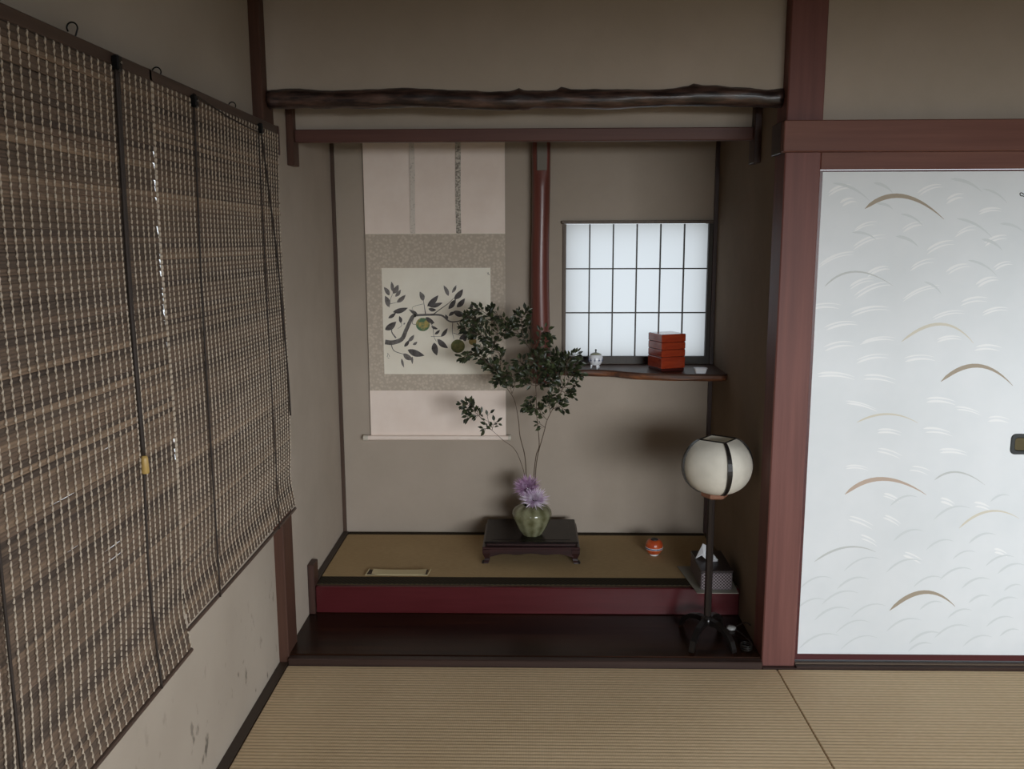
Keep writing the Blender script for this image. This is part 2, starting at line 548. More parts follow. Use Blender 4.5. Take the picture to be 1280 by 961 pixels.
# bark log lintel
BARK = new_mat('bark', rgb(50, 34, 30), .38, .5, .15)
vary(BARK, rgb(34, 22, 20), rgb(104, 78, 68), (9, 60, 60), 7, .6, .004, .42, .74)
b_ = MB()
LN = Vector((.004, .085, 2.047)); LE = Vector((1.7675, .085, 2.044))
seg, nn = 110, 20
vs_, fs_ = [], []
knots = [(.28, 1.9, .006), (.49, 1.2, .009), (.505, 4.6, .008), (.575, 1.4, .012), (.83, 1.5, .011), (.7, 3.6, .004), (.15, 2.4, .004)]
for i in range(seg + 1):
    t = i / seg
    c = LN.lerp(LE, t)
    c.z += .004 * math.sin(t * 9) + .003 * math.sin(t * 23 + 1)
    for k in range(nn):
        a = 2 * PI * k / nn
        r = .0315 + .0018 * math.sin(t * 31) + .004 * (noise.noise(Vector((t * 22, math.cos(a) * 1.4, math.sin(a) * 1.4)))) + \
            .002 * noise.noise(Vector((t * 70, math.cos(a) * 4, math.sin(a) * 4)))
        for kt, ka, kh in knots:
            da = abs((a - ka + PI) % (2 * PI) - PI)
            r += kh * math.exp(-((t - kt) / .008) ** 2 - (da / .5) ** 2)
        vs_.append(c + Vector((0, -r * math.cos(a), r * math.sin(a))))
for i in range(seg):
    for k in range(nn):
        fs_.append((i * nn + k, (i + 1) * nn + k, (i + 1) * nn + (k + 1) % nn, i * nn + (k + 1) % nn))
fs_.append(tuple(range(nn))); fs_.append(tuple(reversed(range(seg * nn, seg * nn + nn))))
b_.add(vs_, fs_)
logo = tag(b_.build('bark_log_lintel', BARK, None, True), 'knotty dark bark-covered log spanning the top of the alcove', 'log')
pk = LN.lerp(LE, .585)
MB().tube([pk + Vector((-.012, -.005, .03)), pk + Vector((.0, -.006, .040)), pk + Vector((.010, -.006, .045)), pk + Vector((.012, -.008, .053))], [.004, .003, .002, .001], 6).build('twig_stub', BARK, logo)

# nageshi beam, lintel, door sill
e = struct(bpy.data.objects.new('trim_8', None), 'wide red-brown beam above the sliding door', 'beam'); COL.objects.link(e)
place(e, Vector((2.6, 0, 1.855)))
MB().box((1.752, -.018, 1.855), (XR - .001, .0195, 1.957), .003).build('beam', BEAMX, e)
MB().box((1.752, .0200, 1.853), (1.7685, .135, 1.957), .002).build('beam_return', DWX, e)
struct(MB().box((1.8915, .022, 1.800), (XR - .001, .044, 1.899), .002).build('trim_9', BEAMX), 'reddish lintel strip above the sliding door', 'lintel')
e = struct(bpy.data.objects.new('trim_10', None), 'dark grooved sill under the sliding door', 'sill'); COL.objects.link(e)
place(e, Vector((2.6, .03, -.02)))
boxo('sill', (1.8925, .001, -.02), (XR - .001, .12, .010), DWX, e)
boxo('runner', (1.8925, .020, .0102), (XR - .001, .030, .016), new_mat('worn_wood', rgb(88, 74, 62), .5), e)

# ------------------------------------------------------------------ sliding door (fusuma)
FX0, FX1, FZ0, FZ1, FY = 1.893, 2.80, .017, 1.799, .046
door = struct(bpy.data.objects.new('door_1', None), 'white paper sliding door painted with grass arcs', 'door'); COL.objects.link(door)
place(door, Vector(((FX0 + FX1) / 2, FY + .01, FZ0)))
DFR = wood('door_frame', rgb(70, 30, 32), rgb(86, 40, 40), 'X', .35)
boxo('panel', (FX0 + .014, FY, FZ0 + .022), (FX1 - .014, FY + .018, FZ1 - .006), PAPER, door)
boxo('frame_stile', (FX0, FY - .002, FZ0), (FX0 + .0135, FY + .02, FZ1), DFR, door)
boxo('frame_stile', (FX1 - .0135, FY - .002, FZ0), (FX1, FY + .02, FZ1), DFR, door)
boxo('frame_rail', (FX0 + .0137, FY - .002, FZ0), (FX1 - .0137, FY + .02, FZ0 + .0215), DFR, door)
boxo('frame_rail', (FX0 + .0137, FY - .002, FZ1 - .0055), (FX1 - .0137, FY + .02, FZ1), DFR, door)
# the neighbouring door leaf
door2 = struct(bpy.data.objects.new('door_2', None), 'second white sliding door leaf beside the painted one', 'door'); COL.objects.link(door2)
place(door2, Vector(((FX1 + XR) / 2, FY + .03, FZ0)))
boxo('panel', (FX1 - .03, FY + .026, FZ0), (XR - .002, FY + .044, FZ1), PAPER, door2)
# pull
PULLM = new_mat('dark_bronze', rgb(62, 64, 64), .45, .5, 0, .7)
PULLC = new_mat('bronze_dish', rgb(86, 78, 56), .5, .5, 0, .8)
pc = at(1281, 555, 'Y', FY)


def rrect(c, w, h, r, n=5):
    out = []
    for sx, sz, a0 in ((1, 1, 0), (-1, 1, PI / 2), (-1, -1, PI), (1, -1, 1.5 * PI)):
        for k in range(n + 1):
            a = a0 + PI / 2 * k / n
            out.append(Vector((c.x + sx * (w / 2 - r) + r * math.cos(a), c.y, c.z + sz * (h / 2 - r) + r * math.sin(a))))
    return out


pull = bpy.data.objects.new('door_pull', None); COL.objects.link(pull)
b_ = MB()
o1 = rrect(pc + Vector((0, -.004, 0)), .098, .072, .016); i1 = rrect(pc + Vector((0, -.004, 0)), .076, .05, .012)
o2 = rrect(pc + Vector((0, -.0002, 0)), .102, .076, .018); i2 = rrect(pc + Vector((0, -.0008, 0)), .070, .044, .010)
n_ = len(o1)
fs_ = []
for k in range(n_):
    j = (k + 1) % n_
    fs_ += [(n_ * 2 + k, n_ * 2 + j, j, k), (k, j, n_ + j, n_ + k), (n_ + k, n_ + j, n_ * 3 + j, n_ * 3 + k)]
b_.add(o1 + i1 + o2 + i2, fs_)
bpy.data.objects.remove(pull)
pull = b_.build('door_pull', PULLM, door)
MB().add(i2, [tuple(range(n_))]).build('pull_dish', PULLC, pull)


def stroke_fan(mb, p3, wpx, y, t0=0.0, n=14, mode='arc', skew=.6):
    """tapered brush stroke through three photo pixels, laid on the plane Y = y"""
    (xa, ya), (xm, ym), (xb, yb) = p3
    cx, cy = 2 * xm - (xa + xb) / 2, 2 * ym - (ya + yb) / 2
    P_ = []
    for i in range(n + 1):
        t = i / n
        P_.append(((1 - t) ** 2 * xa + 2 * t * (1 - t) * cx + t * t * xb, (1 - t) ** 2 * ya + 2 * t * (1 - t) * cy + t * t * yb))
    top, bot = [], []
    for i, (x, yy) in enumerate(P_):
        a, b2 = P_[max(0, i - 1)], P_[min(n, i + 1)]
        dx, dy = b2[0] - a[0], b2[1] - a[1]
        l = math.hypot(dx, dy) or 1
        t = i / n
        w = wpx * (math.sin(PI * t ** skew) ** .8 if 0 < t < 1 else 0.03) / 2 + .12
        top.append(at(x + dy / l * w, yy - dx / l * w, 'Y', y))
        bot.append(at(x - dy / l * w, yy + dx / l * w, 'Y', y))
    o = len(mb.v)
    vs_ = top + bot
    mb.add(vs_, [(i, i + n + 1, i + n + 2, i + 1) for i in range(n)])


INK = {'gold': new_mat('gold_brown_paint', rgb(162, 150, 132), .6), 'tan': new_mat('tan_paint', rgb(188, 168, 152), .6),
       'grey': new_mat('silver_grey_paint', rgb(196, 200, 199), .6), 'beige': new_mat('pale_beige_paint', rgb(212, 207, 192), .6),
       'white': new_mat('pearl_white_paint', rgb(241, 243, 244), .6, .3), 'faint': new_mat('faint_grey_paint', rgb(211, 217, 219), .6)}
yp = FY - .0004
arcs = [('gold', (1081, 261), (1128, 245), (1180, 274), 5.5), ('grey', (1031, 358), (1069, 339.5), (1116, 357), 2.2),
        ('beige', (1127, 427), (1176, 405), (1217, 429), 3.5), ('gold', (1176, 477), (1222, 457), (1266, 482), 5),
        ('beige', (1071, 528), (1110, 517.5), (1148, 529), 2.4), ('tan', (1056, 618), (1103, 598.5), (1158, 618.5), 5),
        ('grey', (1168, 600), (1197, 590), (1231, 606), 2.2), ('beige', (1199, 660), (1236, 639), (1274, 648), 2.8),
        ('grey', (1018, 702), (1057, 684), (1095, 690), 2.4), ('gold', (1112, 763), (1155, 740), (1194, 758), 5)]
for nm, a, m_, c, w in arcs:
    b_ = MB(); stroke_fan(b_, (a, m_, c), w, yp)
    b_.build('painted_arc', INK[nm], door)
wl_ = MB(); gl_ = MB()
rr = random.Random(11)
yw, yg = FY - .0002, FY - .0003
for (x, y, s, dr) in [(1050, 235, 28, 1), (1163, 235, 30, 1), (1196, 245, 22, 1), (1082, 281, 28, 1), (1142, 281, 26, 1), (1086, 300, 40, 1), (1044, 322, 44, 1),
                      (1176, 306, 34, 1), (1208, 286, 26, 1), (1152, 328, 30, 1), (1198, 334, 28, 1), (1246, 298, 28, 1), (1254, 330, 22, 1), (1234, 350, 26, 1),
                      (1098, 337, 28, 1), (1078, 352, 30, 1), (1092, 360, 46, 1), (1150, 364, 46, 1), (1028, 382, 44, .3), (1088, 387, 48, .5), (1052, 405, 40, .5),
                      (1185, 392, 40, .6), (1218, 374, 34, .5), (1246, 387, 32, .6), (1048, 430, 38, .5), (1098, 424, 42, .4), (1090, 446, 40, .5),
                      (1150, 446, 38, .2), (1044, 468, 46, -.1), (1098, 471, 40, -.2), (1186, 422, 30, .4), (1234, 433, 32, .1), (1076, 505, 38, -.5),
                      (1176, 499, 36, -.1), (1210, 511, 30, -.4), (1110, 538, 30, -.1), (1172, 537, 34, -.2), (1248, 522, 26, 0), (1112, 564, 30, -.6),
                      (1192, 563, 34, -.1), (1150, 585, 24, -.4), (1070, 583, 28, 0), (1115, 620, 20, -.8), (1184, 625, 18, -.7), (1115, 648, 20, -1),
                      (1076, 650, 30, -.8), (1085, 672, 20, -.9), (1140, 694, 22, -.9), (1228, 630, 20, -.5), (1250, 688, 16, -.6), (1060, 250, 18, 1), (1238, 262, 28, .5)]:
    for k in range(2):
        ox, oy = rr.uniform(-2, 2), k * rr.uniform(3, 5)
        h = s * .42 * dr
        stroke_fan(wl_, ((x - s / 2 + ox, y + h / 2 + oy), (x + ox, y - abs(s) * .05 - h * .08 + oy), (x + s / 2 + ox, y - h / 2 + oy + 2)), rr.uniform(1.4, 2.8), yw, n=8)
for (x, y, s, dr) in [(1064, 240, 46, -.8), (1104, 235, 24, -.9), (1106, 258, 20, -.6), (1140, 275, 28, -.9), (1208, 232, 40, -.7), (1244, 245, 30, -1), (1134, 302, 28, -.8),
                      (1080, 295, 30, -.5), (1218, 285, 44, -.9), (1240, 306, 26, -.9), (1228, 335, 36, -.9), (1166, 360, 22, -1.2), (1265, 285, 30, -.6)]:
    h = s * .6 * dr
    stroke_fan(gl_, ((x - s / 2, y + h / 2), (x + 2, y - s * .1), (x + s / 2, y - h / 2)), rr.uniform(2.5, 4), yg, n=8)
for (x, y, s) in [(1130, 625, 34), (1190, 640, 46), (1250, 622, 24), (1136, 668, 38), (1175, 680, 34), (1228, 672, 34), (1205, 693, 28), (1078, 704, 46), (1130, 706, 44),
                  (1020, 727, 40), (1066, 728, 40), (1195, 716, 40), (1250, 700, 36), (1264, 710, 34), (1050, 746, 46), (1014, 754, 38), (1160, 726, 36), (1220, 728, 36),
                  (1040, 766, 44), (1086, 762, 44), (1224, 748, 26), (1256, 752, 34), (1164, 756, 28), (1200, 766, 30), (1066, 782, 42), (1130, 780, 44), (1250, 776, 34),
                  (1024, 800, 50), (1074, 802, 46), (1156, 796, 40), (1190, 788, 44), (1222, 800, 36), (1150, 808, 30), (1266, 734, 22), (1262, 790, 24)]:
    h = s * .42
    stroke_fan(gl_, ((x - s / 2, y + h / 2), (x, y - s * .13), (x + s / 2, y - h * .25)), rr.uniform(1.6, 2.8), yg, n=8)
wl_.build('pearl_brush_strokes', INK['white'], door)
gl_.build('grey_brush_strokes', INK['faint'], door)
b_ = MB()
sq = [at(x, y, 'Y', yp) for x, y in ((1280, 243), (1277, 241), (1275, 242), (1276, 244.5), (1279, 245), (1281, 246))]
b_.tube(catmull(sq, 4), .0016, 5)
b_.build('dark_squiggle', new_mat('black_ink', rgb(40, 42, 40), .7), door)

# ------------------------------------------------------------------ paper window of the alcove
win = struct(bpy.data.objects.new('window_1', None), 'small backlit white paper window above the shelf', 'window'); COL.objects.link(win)
place(win, Vector(((AX0 + AX1) / 2, YA, AZ0)))
FRM = wood('window_wood', rgb(84, 70, 58), rgb(104, 88, 74), 'Z', .55)
FRD = wood('window_wood_dark', rgb(46, 40, 34), rgb(62, 54, 46), 'Z', .55)
MB().box((1.052, YA - .020, 1.640), (XB_ - .019, YA - .0008, 1.655), .002).build('head_rail', FRM, win)
boxo('side_stile', (1.060, YA - .012, .987), (1.0745, YA + .03, 1.6395), FRM, win)
boxo('side_stile', (1.7335, YA - .012, .987), (1.753, YA + .03, 1.6395), FRD, win)
boxo('bottom_rail', (1.0747, YA - .012, .987), (1.7333, YA + .03, 1.021), FRD, win)
SP = bpy.data.materials.new('shoji_paper'); SP.use_nodes = True
nt = SP.node_tree
for n_ in list(nt.nodes):
    nt.nodes.remove(n_)
out = nt.nodes.new('ShaderNodeOutputMaterial')
tr = nt.nodes.new('ShaderNodeBsdfTranslucent'); tr.inputs['Color'].default_value = (.66, .675, .675, 1)
df = nt.nodes.new('ShaderNodeBsdfDiffuse'); df.inputs['Color'].default_value = (.55, .55, .54, 1)
ad = nt.nodes.new('ShaderNodeMixShader'); ad.inputs[0].default_value = .22
nz = nt.nodes.new('ShaderNodeTexNoise'); nz.inputs['Scale'].default_value = 60
bp = nt.nodes.new('ShaderNodeBump'); bp.inputs['Strength'].default_value = .1
nt.links.new(nz.outputs['Fac'], bp.inputs['Height']); nt.links.new(bp.outputs['Normal'], df.inputs['Normal'])
nt.links.new(tr.outputs[0], ad.inputs[1]); nt.links.new(df.outputs[0], ad.inputs[2]); nt.links.new(ad.outputs[0], out.inputs['Surface'])
px0, px1, pz0, pz1 = 1.0747, 1.7333, 1.0212, 1.6393
MW = .0055
xs = [px0 + (px1 - px0) * k / 6 for k in range(7)]
zs = [pz0 + (pz1 - pz0) * k / 3 for k in range(4)]
for k in range(1, 6):
    boxo('muntin', (xs[k] - MW / 2, YA - .004, pz0 + .0002), (xs[k] + MW / 2, YA + .012, pz1 - .0002), FRD, win)
for j in range(1, 3):
    boxo('muntin', (px0 + .0002, YA - .001, zs[j] - MW / 2), (px1 - .0002, YA + .010, zs[j] + MW / 2), FRD, win)
for j in range(3):
    for k in range(6):
        b_ = MB()
        b_.add([(xs[k], YA + .0125, zs[j]), (xs[k + 1], YA + .0125, zs[j]), (xs[k + 1], YA + .0125, zs[j + 1]), (xs[k], YA + .0125, zs[j + 1])], [(0, 1, 2, 3)])
        b_.build('pane', SP, win)

# ------------------------------------------------------------------ hanging pillar
PIL = wood('polished_red_pillar', rgb(92, 48, 41), rgb(120, 66, 56), 'Z', .36, .08, 70)
CUT = new_mat('grey_plaster_fill', rgb(128, 122, 114), .9, .1)
e = thing('alcove_pillar', (.955, 1.045, .90), 'round polished red-brown half-length pillar on the alcove back wall', 'pillar')
b_ = MB()
pp = []
for i in range(41):
    z = .902 + (2.40 - .902) * i / 40
    cx = .958 + .004 * math.sin(z * 3.1) + .002 * math.sin(z * 8)
    pp.append((Vector((cx, 1.048, z)), .042 + .0015 * math.sin(z * 6 + 1)))
vs_, fs_ = [], []
n_ = 28
for c, r in pp:
    for k in range(n_):
        a = 2 * PI * k / n_
        q = c + Vector((r * math.cos(a), r * math.sin(a), 0))
        if c.z > 1.875 and q.y < c.y - .030:
            q.y = c.y - .030
        vs_.append(q)
for i in range(len(pp) - 1):
    for k in range(n_):
        fs_.append((i * n_ + k, i * n_ + (k + 1) % n_, (i + 1) * n_ + (k + 1) % n_, (i + 1) * n_ + k))
fs_ += [tuple(reversed(range(n_))), tuple((len(pp) - 1) * n_ + k for k in range(n_))]
b_.add(vs_, fs_).build('shaft', PIL, e, True)
MB().box((.958 - .021, 1.048 - .040, 1.877), (.958 + .024, 1.048 - .0302, 2.30), .002).build('flat_notch_fill', CUT, e)

# ------------------------------------------------------------------ shelf
SHF = wood('shelf_slab', rgb(62, 42, 34), rgb(88, 62, 48), 'X', .45, .0, 50, spec=.3)
SHE = new_mat('shelf_raw_edge', rgb(120, 70, 42), .5)
vary(SHE, rgb(78, 54, 44), rgb(136, 84, 52), (5, 30, 60), 5, .3, .002, .4, .65)
edge = [(1.0, .965), (1.03, .955), (1.11, .905), (1.20, .90), (1.27, .885), (1.34, .835), (1.43, .792), (1.52, .775), (1.62, .765), (1.70, .760), (1.745, .752), (1.771, .775)]
el = catmull([(x, y, 0) for x, y in edge], 4)
ztop, zbot = .985, .953
b_ = MB()
n_ = len(el)
rows = [[(p.x, YA - .0005, zbot) for p in el], [(p.x, p.y + .012 + .004 * math.sin(p.x * 40), zbot) for p in el],
        [(p.x, p.y + .001, zbot + .010 + .003 * math.sin(p.x * 23)) for p in el], [(p.x, p.y, ztop - .007) for p in el],
        [(p.x, p.y + .004, ztop) for p in el], [(p.x, YA - .0005, ztop) for p in el]]
vs_ = [q for r in rows for q in r]
fs_, mi_ = [], []
for r in range(5):
    for i in range(n_ - 1):
        fs_.append((r * n_ + i, r * n_ + i + 1, (r + 1) * n_ + i + 1, (r + 1) * n_ + i))
        mi_.append(1 if r in (1, 2) else 0)
for i in range(n_ - 1):
    fs_.append((5 * n_ + i, 5 * n_ + i + 1, i + 1, i)); mi_.append(0)
fs_.append(tuple(r * n_ for r in range(6))); mi_.append(0)
fs_.append(tuple(r * n_ + n_ - 1 for r in reversed(range(6)))); mi_.append(0)
b_.add(vs_, fs_); b_.mi = mi_
shelf = tag(b_.build('wall_shelf', [SHF, SHE]), 'natural-edged dark wooden shelf below the paper window', 'shelf')

# small porcelain pot on the shelf
POR = new_mat('white_porcelain', rgb(236, 239, 245), .2, .5, .3)
BLU = new_mat('cobalt_paint', rgb(50, 66, 110), .3)
GIL = new_mat('aged_lid', rgb(150, 152, 128), .35)
c = at(744.5, 461, 'Z', ztop); c.z = ztop + .0005
e = thing('porcelain_pot', c, 'small white porcelain pot with blue marks and a knobbed lid on the shelf', 'pot')
body = MB().lathe(c + Vector((0, 0, .016)), [(.008, 0), (.022, .004), (.0305, .018), (.033, .028), (.031, .040), (.026, .047), (.0265, .049), (.0, .049)], 28).build('body', POR, e, True)
for k in range(3):
    a = -PI / 2 + .25 + k * 2 * PI / 3
    p0 = c + Vector((.018 * math.cos(a), .018 * math.sin(a), .024)); p1 = c + Vector((.022 * math.cos(a), .022 * math.sin(a), .001))
    MB().tube([p0, p0.lerp(p1, .5), p1], [.006, .0045, .0035], 8).build('foot', POR, e, True)
lid = MB().lathe(c + Vector((0, 0, .0655)), [(.0255, 0), (.024, .003), (.014, .008), (.005, .010)], 28).build('lid', GIL, e, True)
MB().lathe(c + Vector((0, 0, .0757)), [(.003, 0), (.0025, .004), (.0045, .009), (.003, .014), (.0, .016)], 12).build('knob', new_mat('dark_knob', rgb(50, 50, 44), .4), lid, True)


def on_body(ang, z, r):
    return c + Vector((r * math.cos(ang), r * math.sin(ang), z))


for ang in (-2.35, -1.75, -1.15, -.5, -2.9):
    b_ = MB()
    b_.tube([on_body(ang - .16, .040, .0334), on_body(ang, .043, .0336), on_body(ang + .16, .040, .0334)], [.0008, .0016, .0008], 5)
    b_.tube([on_body(ang, .052, .0325), on_body(ang, .043, .0336), on_body(ang, .034, .0316)], [.0008, .0018, .0008], 5)
    b_.build('blue_mark', BLU, body)

# stacked red lacquer box
RED = new_mat('red_brown_lacquer', rgb(150, 54, 30), .18, .5, .5)
vary(RED, rgb(136, 46, 28), rgb(160, 62, 34), (3, 30, 60), 3, lo=.3, hi=.7)
RED.node_tree.nodes['Principled BSDF'].inputs['Roughness'].default_value = .2
REDD = new_mat('dark_red_lacquer_base', rgb(64, 22, 18), .3)
rot = math.radians(22)


def rotbox(mb, cx, cy, z0, z1, s, bev, rz):
    t = MB().box((-s / 2, -s / 2, z0), (s / 2, s / 2, z1), bev)
    mb.add([Vector((cx + p.x * math.cos(rz) - p.y * math.sin(rz), cy + p.x * math.sin(rz) + p.y * math.cos(rz), p.z)) for p in t.v], t.f)
    return mb


fc = at(826.5, 465, 'Z', ztop)           # foot of the near vertical edge
S = .122
bc = Vector((fc.x, fc.y, 0)) - Vector((-S / 2 * math.cos(rot) + S / 2 * math.sin(rot), -S / 2 * math.sin(rot) - S / 2 * math.cos(rot), 0))
e = thing('stacked_lacquer_box', (bc.x, bc.y, ztop), 'square red-brown lacquer box of stacked tiers standing on the shelf', 'box')
z = ztop + .0006
rotbox(MB(), bc.x, bc.y, z, z + .012, S - .004, .002, rot).build('base', REDD, e)
z += .0125
for h in (.052, .033, .033):
    rotbox(MB(), bc.x, bc.y, z, z + h - .0012, S, .0025, rot).build('tier', RED, e)
    rotbox(MB(), bc.x, bc.y, z + h - .0011, z + h - .0001, S - .004, .0002, rot).build('joint', REDD, e)
    z += h
rotbox(MB(), bc.x, bc.y, z, z + .036, S + .001, .003, rot).build('lid', RED, e)

# small white dish
dc = at(875.5, 466.5, 'Z', ztop); dc.z = ztop + .0005
e = thing('white_dish', dc, 'tiny white ceramic dish at the right end of the shelf', 'dish')
b_ = MB()
prof = [(.022, .012, 0), (.028, .016, .020), (.030, .018, .024), (.028, .0165, .024), (.020, .010, .008)]
rings = []
for hx, hy, zz in prof:
    q = rrect(Vector((dc.x, dc.y, 0)), hx * 2, hy * 2, min(hx, hy) * .55, 4)
    rings.append([Vector((p.x, dc.y + (p.z), dc.z + zz)) for p in q])
n_ = len(rings[0])
fs_ = [tuple(reversed(range(n_))), tuple(4 * n_ + k for k in range(n_))]
for i in range(4):
    for k in range(n_):
        fs_.append((i * n_ + k, i * n_ + (k + 1) % n_, (i + 1) * n_ + (k + 1) % n_, (i + 1) * n_ + k))
b_.add([p for r in rings for p in r], fs_).build('bowl', POR, e, 'auto')

# ------------------------------------------------------------------ hanging scroll
sc = thing('hanging_scroll', (.465, YA - .016, .62), 'hanging scroll painted with a fruiting citrus branch on the alcove wall', 'scroll')
YS = YA - .016
SP1 = new_mat('scroll_cream_silk', rgb(196, 184, 174), .85, .15); vary(SP1, rgb(236, 219, 207), rgb(243, 228, 217), (6, 6, 6), 4)
SP2 = new_mat('grey_brocade', rgb(146, 143, 130), .8, .2)
nt = SP2.node_tree
vo = nt.nodes.new('ShaderNodeTexVoronoi'); vo.inputs['Scale'].default_value = 75
cr = nt.nodes.new('ShaderNodeValToRGB'); cr.color_ramp.elements[0].position = .2; cr.color_ramp.elements[1].position = .6
cr.color_ramp.elements[0].color = rgb(202, 189, 173); cr.color_ramp.elements[1].color = rgb(184, 171, 156)
tcn = nt.nodes.new('ShaderNodeTexCoord')
nt.links.new(tcn.outputs['Object'], vo.inputs['Vector']); nt.links.new(vo.outputs['Distance'], cr.inputs['Fac'])
nt.links.new(cr.outputs['Color'], nt.nodes['Principled BSDF'].inputs['Base Color'])
SP3 = new_mat('painting_paper', rgb(196, 192, 178), .85, .15); vary(SP3, rgb(236, 228, 212), rgb(243, 237, 222), (5, 5, 5), 4)
FUTL = new_mat('pale_ribbon', rgb(200, 190, 178), .8)
vary(FUTL, rgb(176, 166, 154), rgb(216, 205, 194), (110, 110, 110), 3, lo=.3, hi=.45)
FUT = new_mat('patterned_ribbon', rgb(150, 144, 130), .8)
vary(FUT, rgb(130, 122, 112), rgb(206, 197, 184), (110, 110, 110), 3, lo=.42, hi=.58)


def PX(x, y, yy=YS):
    return at(x, y, 'Y', yy)


xl, xr = .138, .7905
z1_, z2_, z3_ = PX(545, 292).z, PX(545, 488).z, PX(545, 546).z
boxo('upper_silk', (xl, YS, z1_), (xr, YS + .0012, 2.10), SP1, sc)
boxo('brocade_field', (xl, YS, z2_), (xr, YS + .0012, z1_ - .0002), SP2, sc)
boxo('lower_silk', (xl, YS, z3_), (xr, YS + .0012, z2_ - .0002), SP1, sc)
a, c = PX(477, 335), PX(614, 467.5)
ptg = boxo('painting', (a.x, YS - .0008, c.z), (c.x, YS - .0001, a.z), SP3, sc)
boxo('border_line', (xl, YS - .0004, z1_ - .0012), (xr, YS - .0001, z1_ + .0008), SP3, sc)
for px in (515, 572.5):
    o_ = MB()
    x_ = PX(px, 230).x
    n_ = 12
    zt_, zb_ = 2.095, PX(px, 292).z
    vs_ = []
    for i in range(n_ + 1):
        t = i / n_
        zz = zt_ + (zb_ - zt_) * t
        wv = .0025 * math.sin(t * 5 + px) + .002 * t
        ob_ = .004 + .003 * math.sin(t * 4 + px)
        vs_ += [(x_ - .0115 + wv, YS - ob_, zz), (x_ + .0115 + wv, YS - ob_ + .001, zz)]
    o_.add(vs_, [(2 * i, 2 * i + 2, 2 * i + 3, 2 * i + 1) for i in range(n_)])
    # thickness
    o_.add([Vector(p) + Vector((0, .0008, 0)) for p in vs_], [(2 * i, 2 * i + 1, 2 * i + 3, 2 * i + 2) for i in range(n_)])
    o_.build('ribbon', FUTL if px < 540 else FUT, sc)
ROD = new_mat('ivory_roller', rgb(206, 198, 184), .45)
rz_ = PX(545, 546.5).z
MB().tube([(.126, YS - .010, rz_), (.802, YS - .010, rz_)], .0115, 16).build('roller', SP1, sc, 'auto')
for x0_, x1_ in ((.103, .1258), (.8022, .815)):
    MB().tube([(x0_, YS - .011, rz_), (x1_, YS - .011, rz_)], .0135, 16).build('roller_knob', ROD, sc, 'auto')
MB().box((xl - .005, YS - .008, 2.1002), (xr + .005, YS + .0155, 2.116), .003).build('top_rod', ROD, sc)
MB().tube([(.30, YS - .002, 2.116), (.464, YS - .002, 2.17), (.63, YS - .002, 2.116)], .0015, 6).build('hanging_cord', new_mat('cord_brown', rgb(96, 80, 60), .8), sc)

# the ink painting: flat pigment on the painting paper
SX, SY, SO = 470.0, 330.0, 6.625
YI = YS - .0011


def pz(x, y, d=0.0):
    return at(SX + x / SO, SY + y / SO, 'Y', YI - d)


def ink(name, c):
    mt = new_mat(name, rgb(*c), .9, .1)
    return vary(mt, rgb(*[q - 12 for q in c]), rgb(*[q + 22 for q in c]), (34, 34, 34), 4, lo=.35, hi=.65)


inkd = ink('dark_ink', (84, 80, 79)); inkm = ink('mid_ink', (116, 111, 108)); inkb = ink('branch_ink', (104, 100, 97))
leaves = [(110, 260, 65, 190, 35, 1), (135, 225, 128, 145, 28, 1), (140, 245, 185, 170, 42, 1), (160, 270, 205, 212, 30, 1), (105, 355, 75, 262, 44, 1), (172, 318, 245, 255, 36, 1),
          (140, 398, 264, 362, 42, 0), (102, 448, 166, 402, 28, 0), (75, 545, 168, 476, 52, 0), (206, 488, 193, 430, 28, 0), (228, 500, 240, 485, 12, 1),
          (392, 305, 362, 228, 40, 1), (425, 350, 516, 258, 46, 0), (440, 352, 552, 320, 36, 0), (434, 370, 500, 380, 30, 0),
          (600, 264, 560, 176, 32, 1), (630, 238, 665, 174, 24, 1), (648, 292, 720, 208, 46, 0), (600, 372, 662, 288, 38, 0), (668, 358, 736, 284, 42, 0),
          (640, 392, 745, 425, 48, 0), (650, 398, 602, 430, 28, 0), (780, 378, 795, 320, 28, 0), (590, 462, 574, 418, 24, 0),
          (412, 440, 485, 490, 36, 0), (458, 515, 512, 538, 22, 0), (486, 582, 530, 545, 22, 0), (538, 602, 593, 530, 30, 0), (508, 622, 597, 697, 46, 0), (482, 650, 505, 757, 52, 0),
          (268, 642, 316, 585, 30, 1), (234, 684, 276, 628, 28, 0), (305, 668, 342, 643, 22, 1), (262, 710, 402, 758, 54, 0), (225, 742, 310, 795, 44, 1), (212, 782, 232, 858, 20, 1),
          (300, 765, 302, 828, 18, 1), (700, 500, 748, 572, 42, 0), (735, 470, 788, 395, 44, 0), (800, 430, 862, 360, 34, 0), (690, 625, 762, 560, 40, 0), (790, 470, 850, 520, 40, 0),
          (345, 425, 280, 385, 30, 0), (455, 455, 470, 500, 26, 0), (820, 480, 880, 430, 36, 0), (610, 355, 640, 300, 26, 0), (740, 640, 720, 590, 36, 0)]
dl = [MB(), MB()]
for bx, by, tx, ty, w, k in leaves:
    dx, dy = tx - bx, ty - by
    L_ = math.hypot(dx, dy); nx, ny = -dy / L_, dx / L_
    pl, pr_ = [], []
    for i in range(9):
        t = i / 8
        hw = w / 2 * (math.sin(PI * t ** .85) ** .9 if 0 < t < 1 else 0)
        cv = math.sin(PI * t) * w * .12
        mx_, my_ = bx + dx * t + nx * cv, by + dy * t + ny * cv
        pl.append(pz(mx_ + nx * hw, my_ + ny * hw)); pr_.append(pz(mx_ - nx * hw, my_ - ny * hw))
    poly = pl + list(reversed(pr_[1:-1]))
    dl[k].add(poly, [tuple(range(len(poly)))])
dl[0].build('dark_ink_leaves', inkd, ptg); dl[1].build('grey_ink_leaves', inkm, ptg)
b_ = MB()


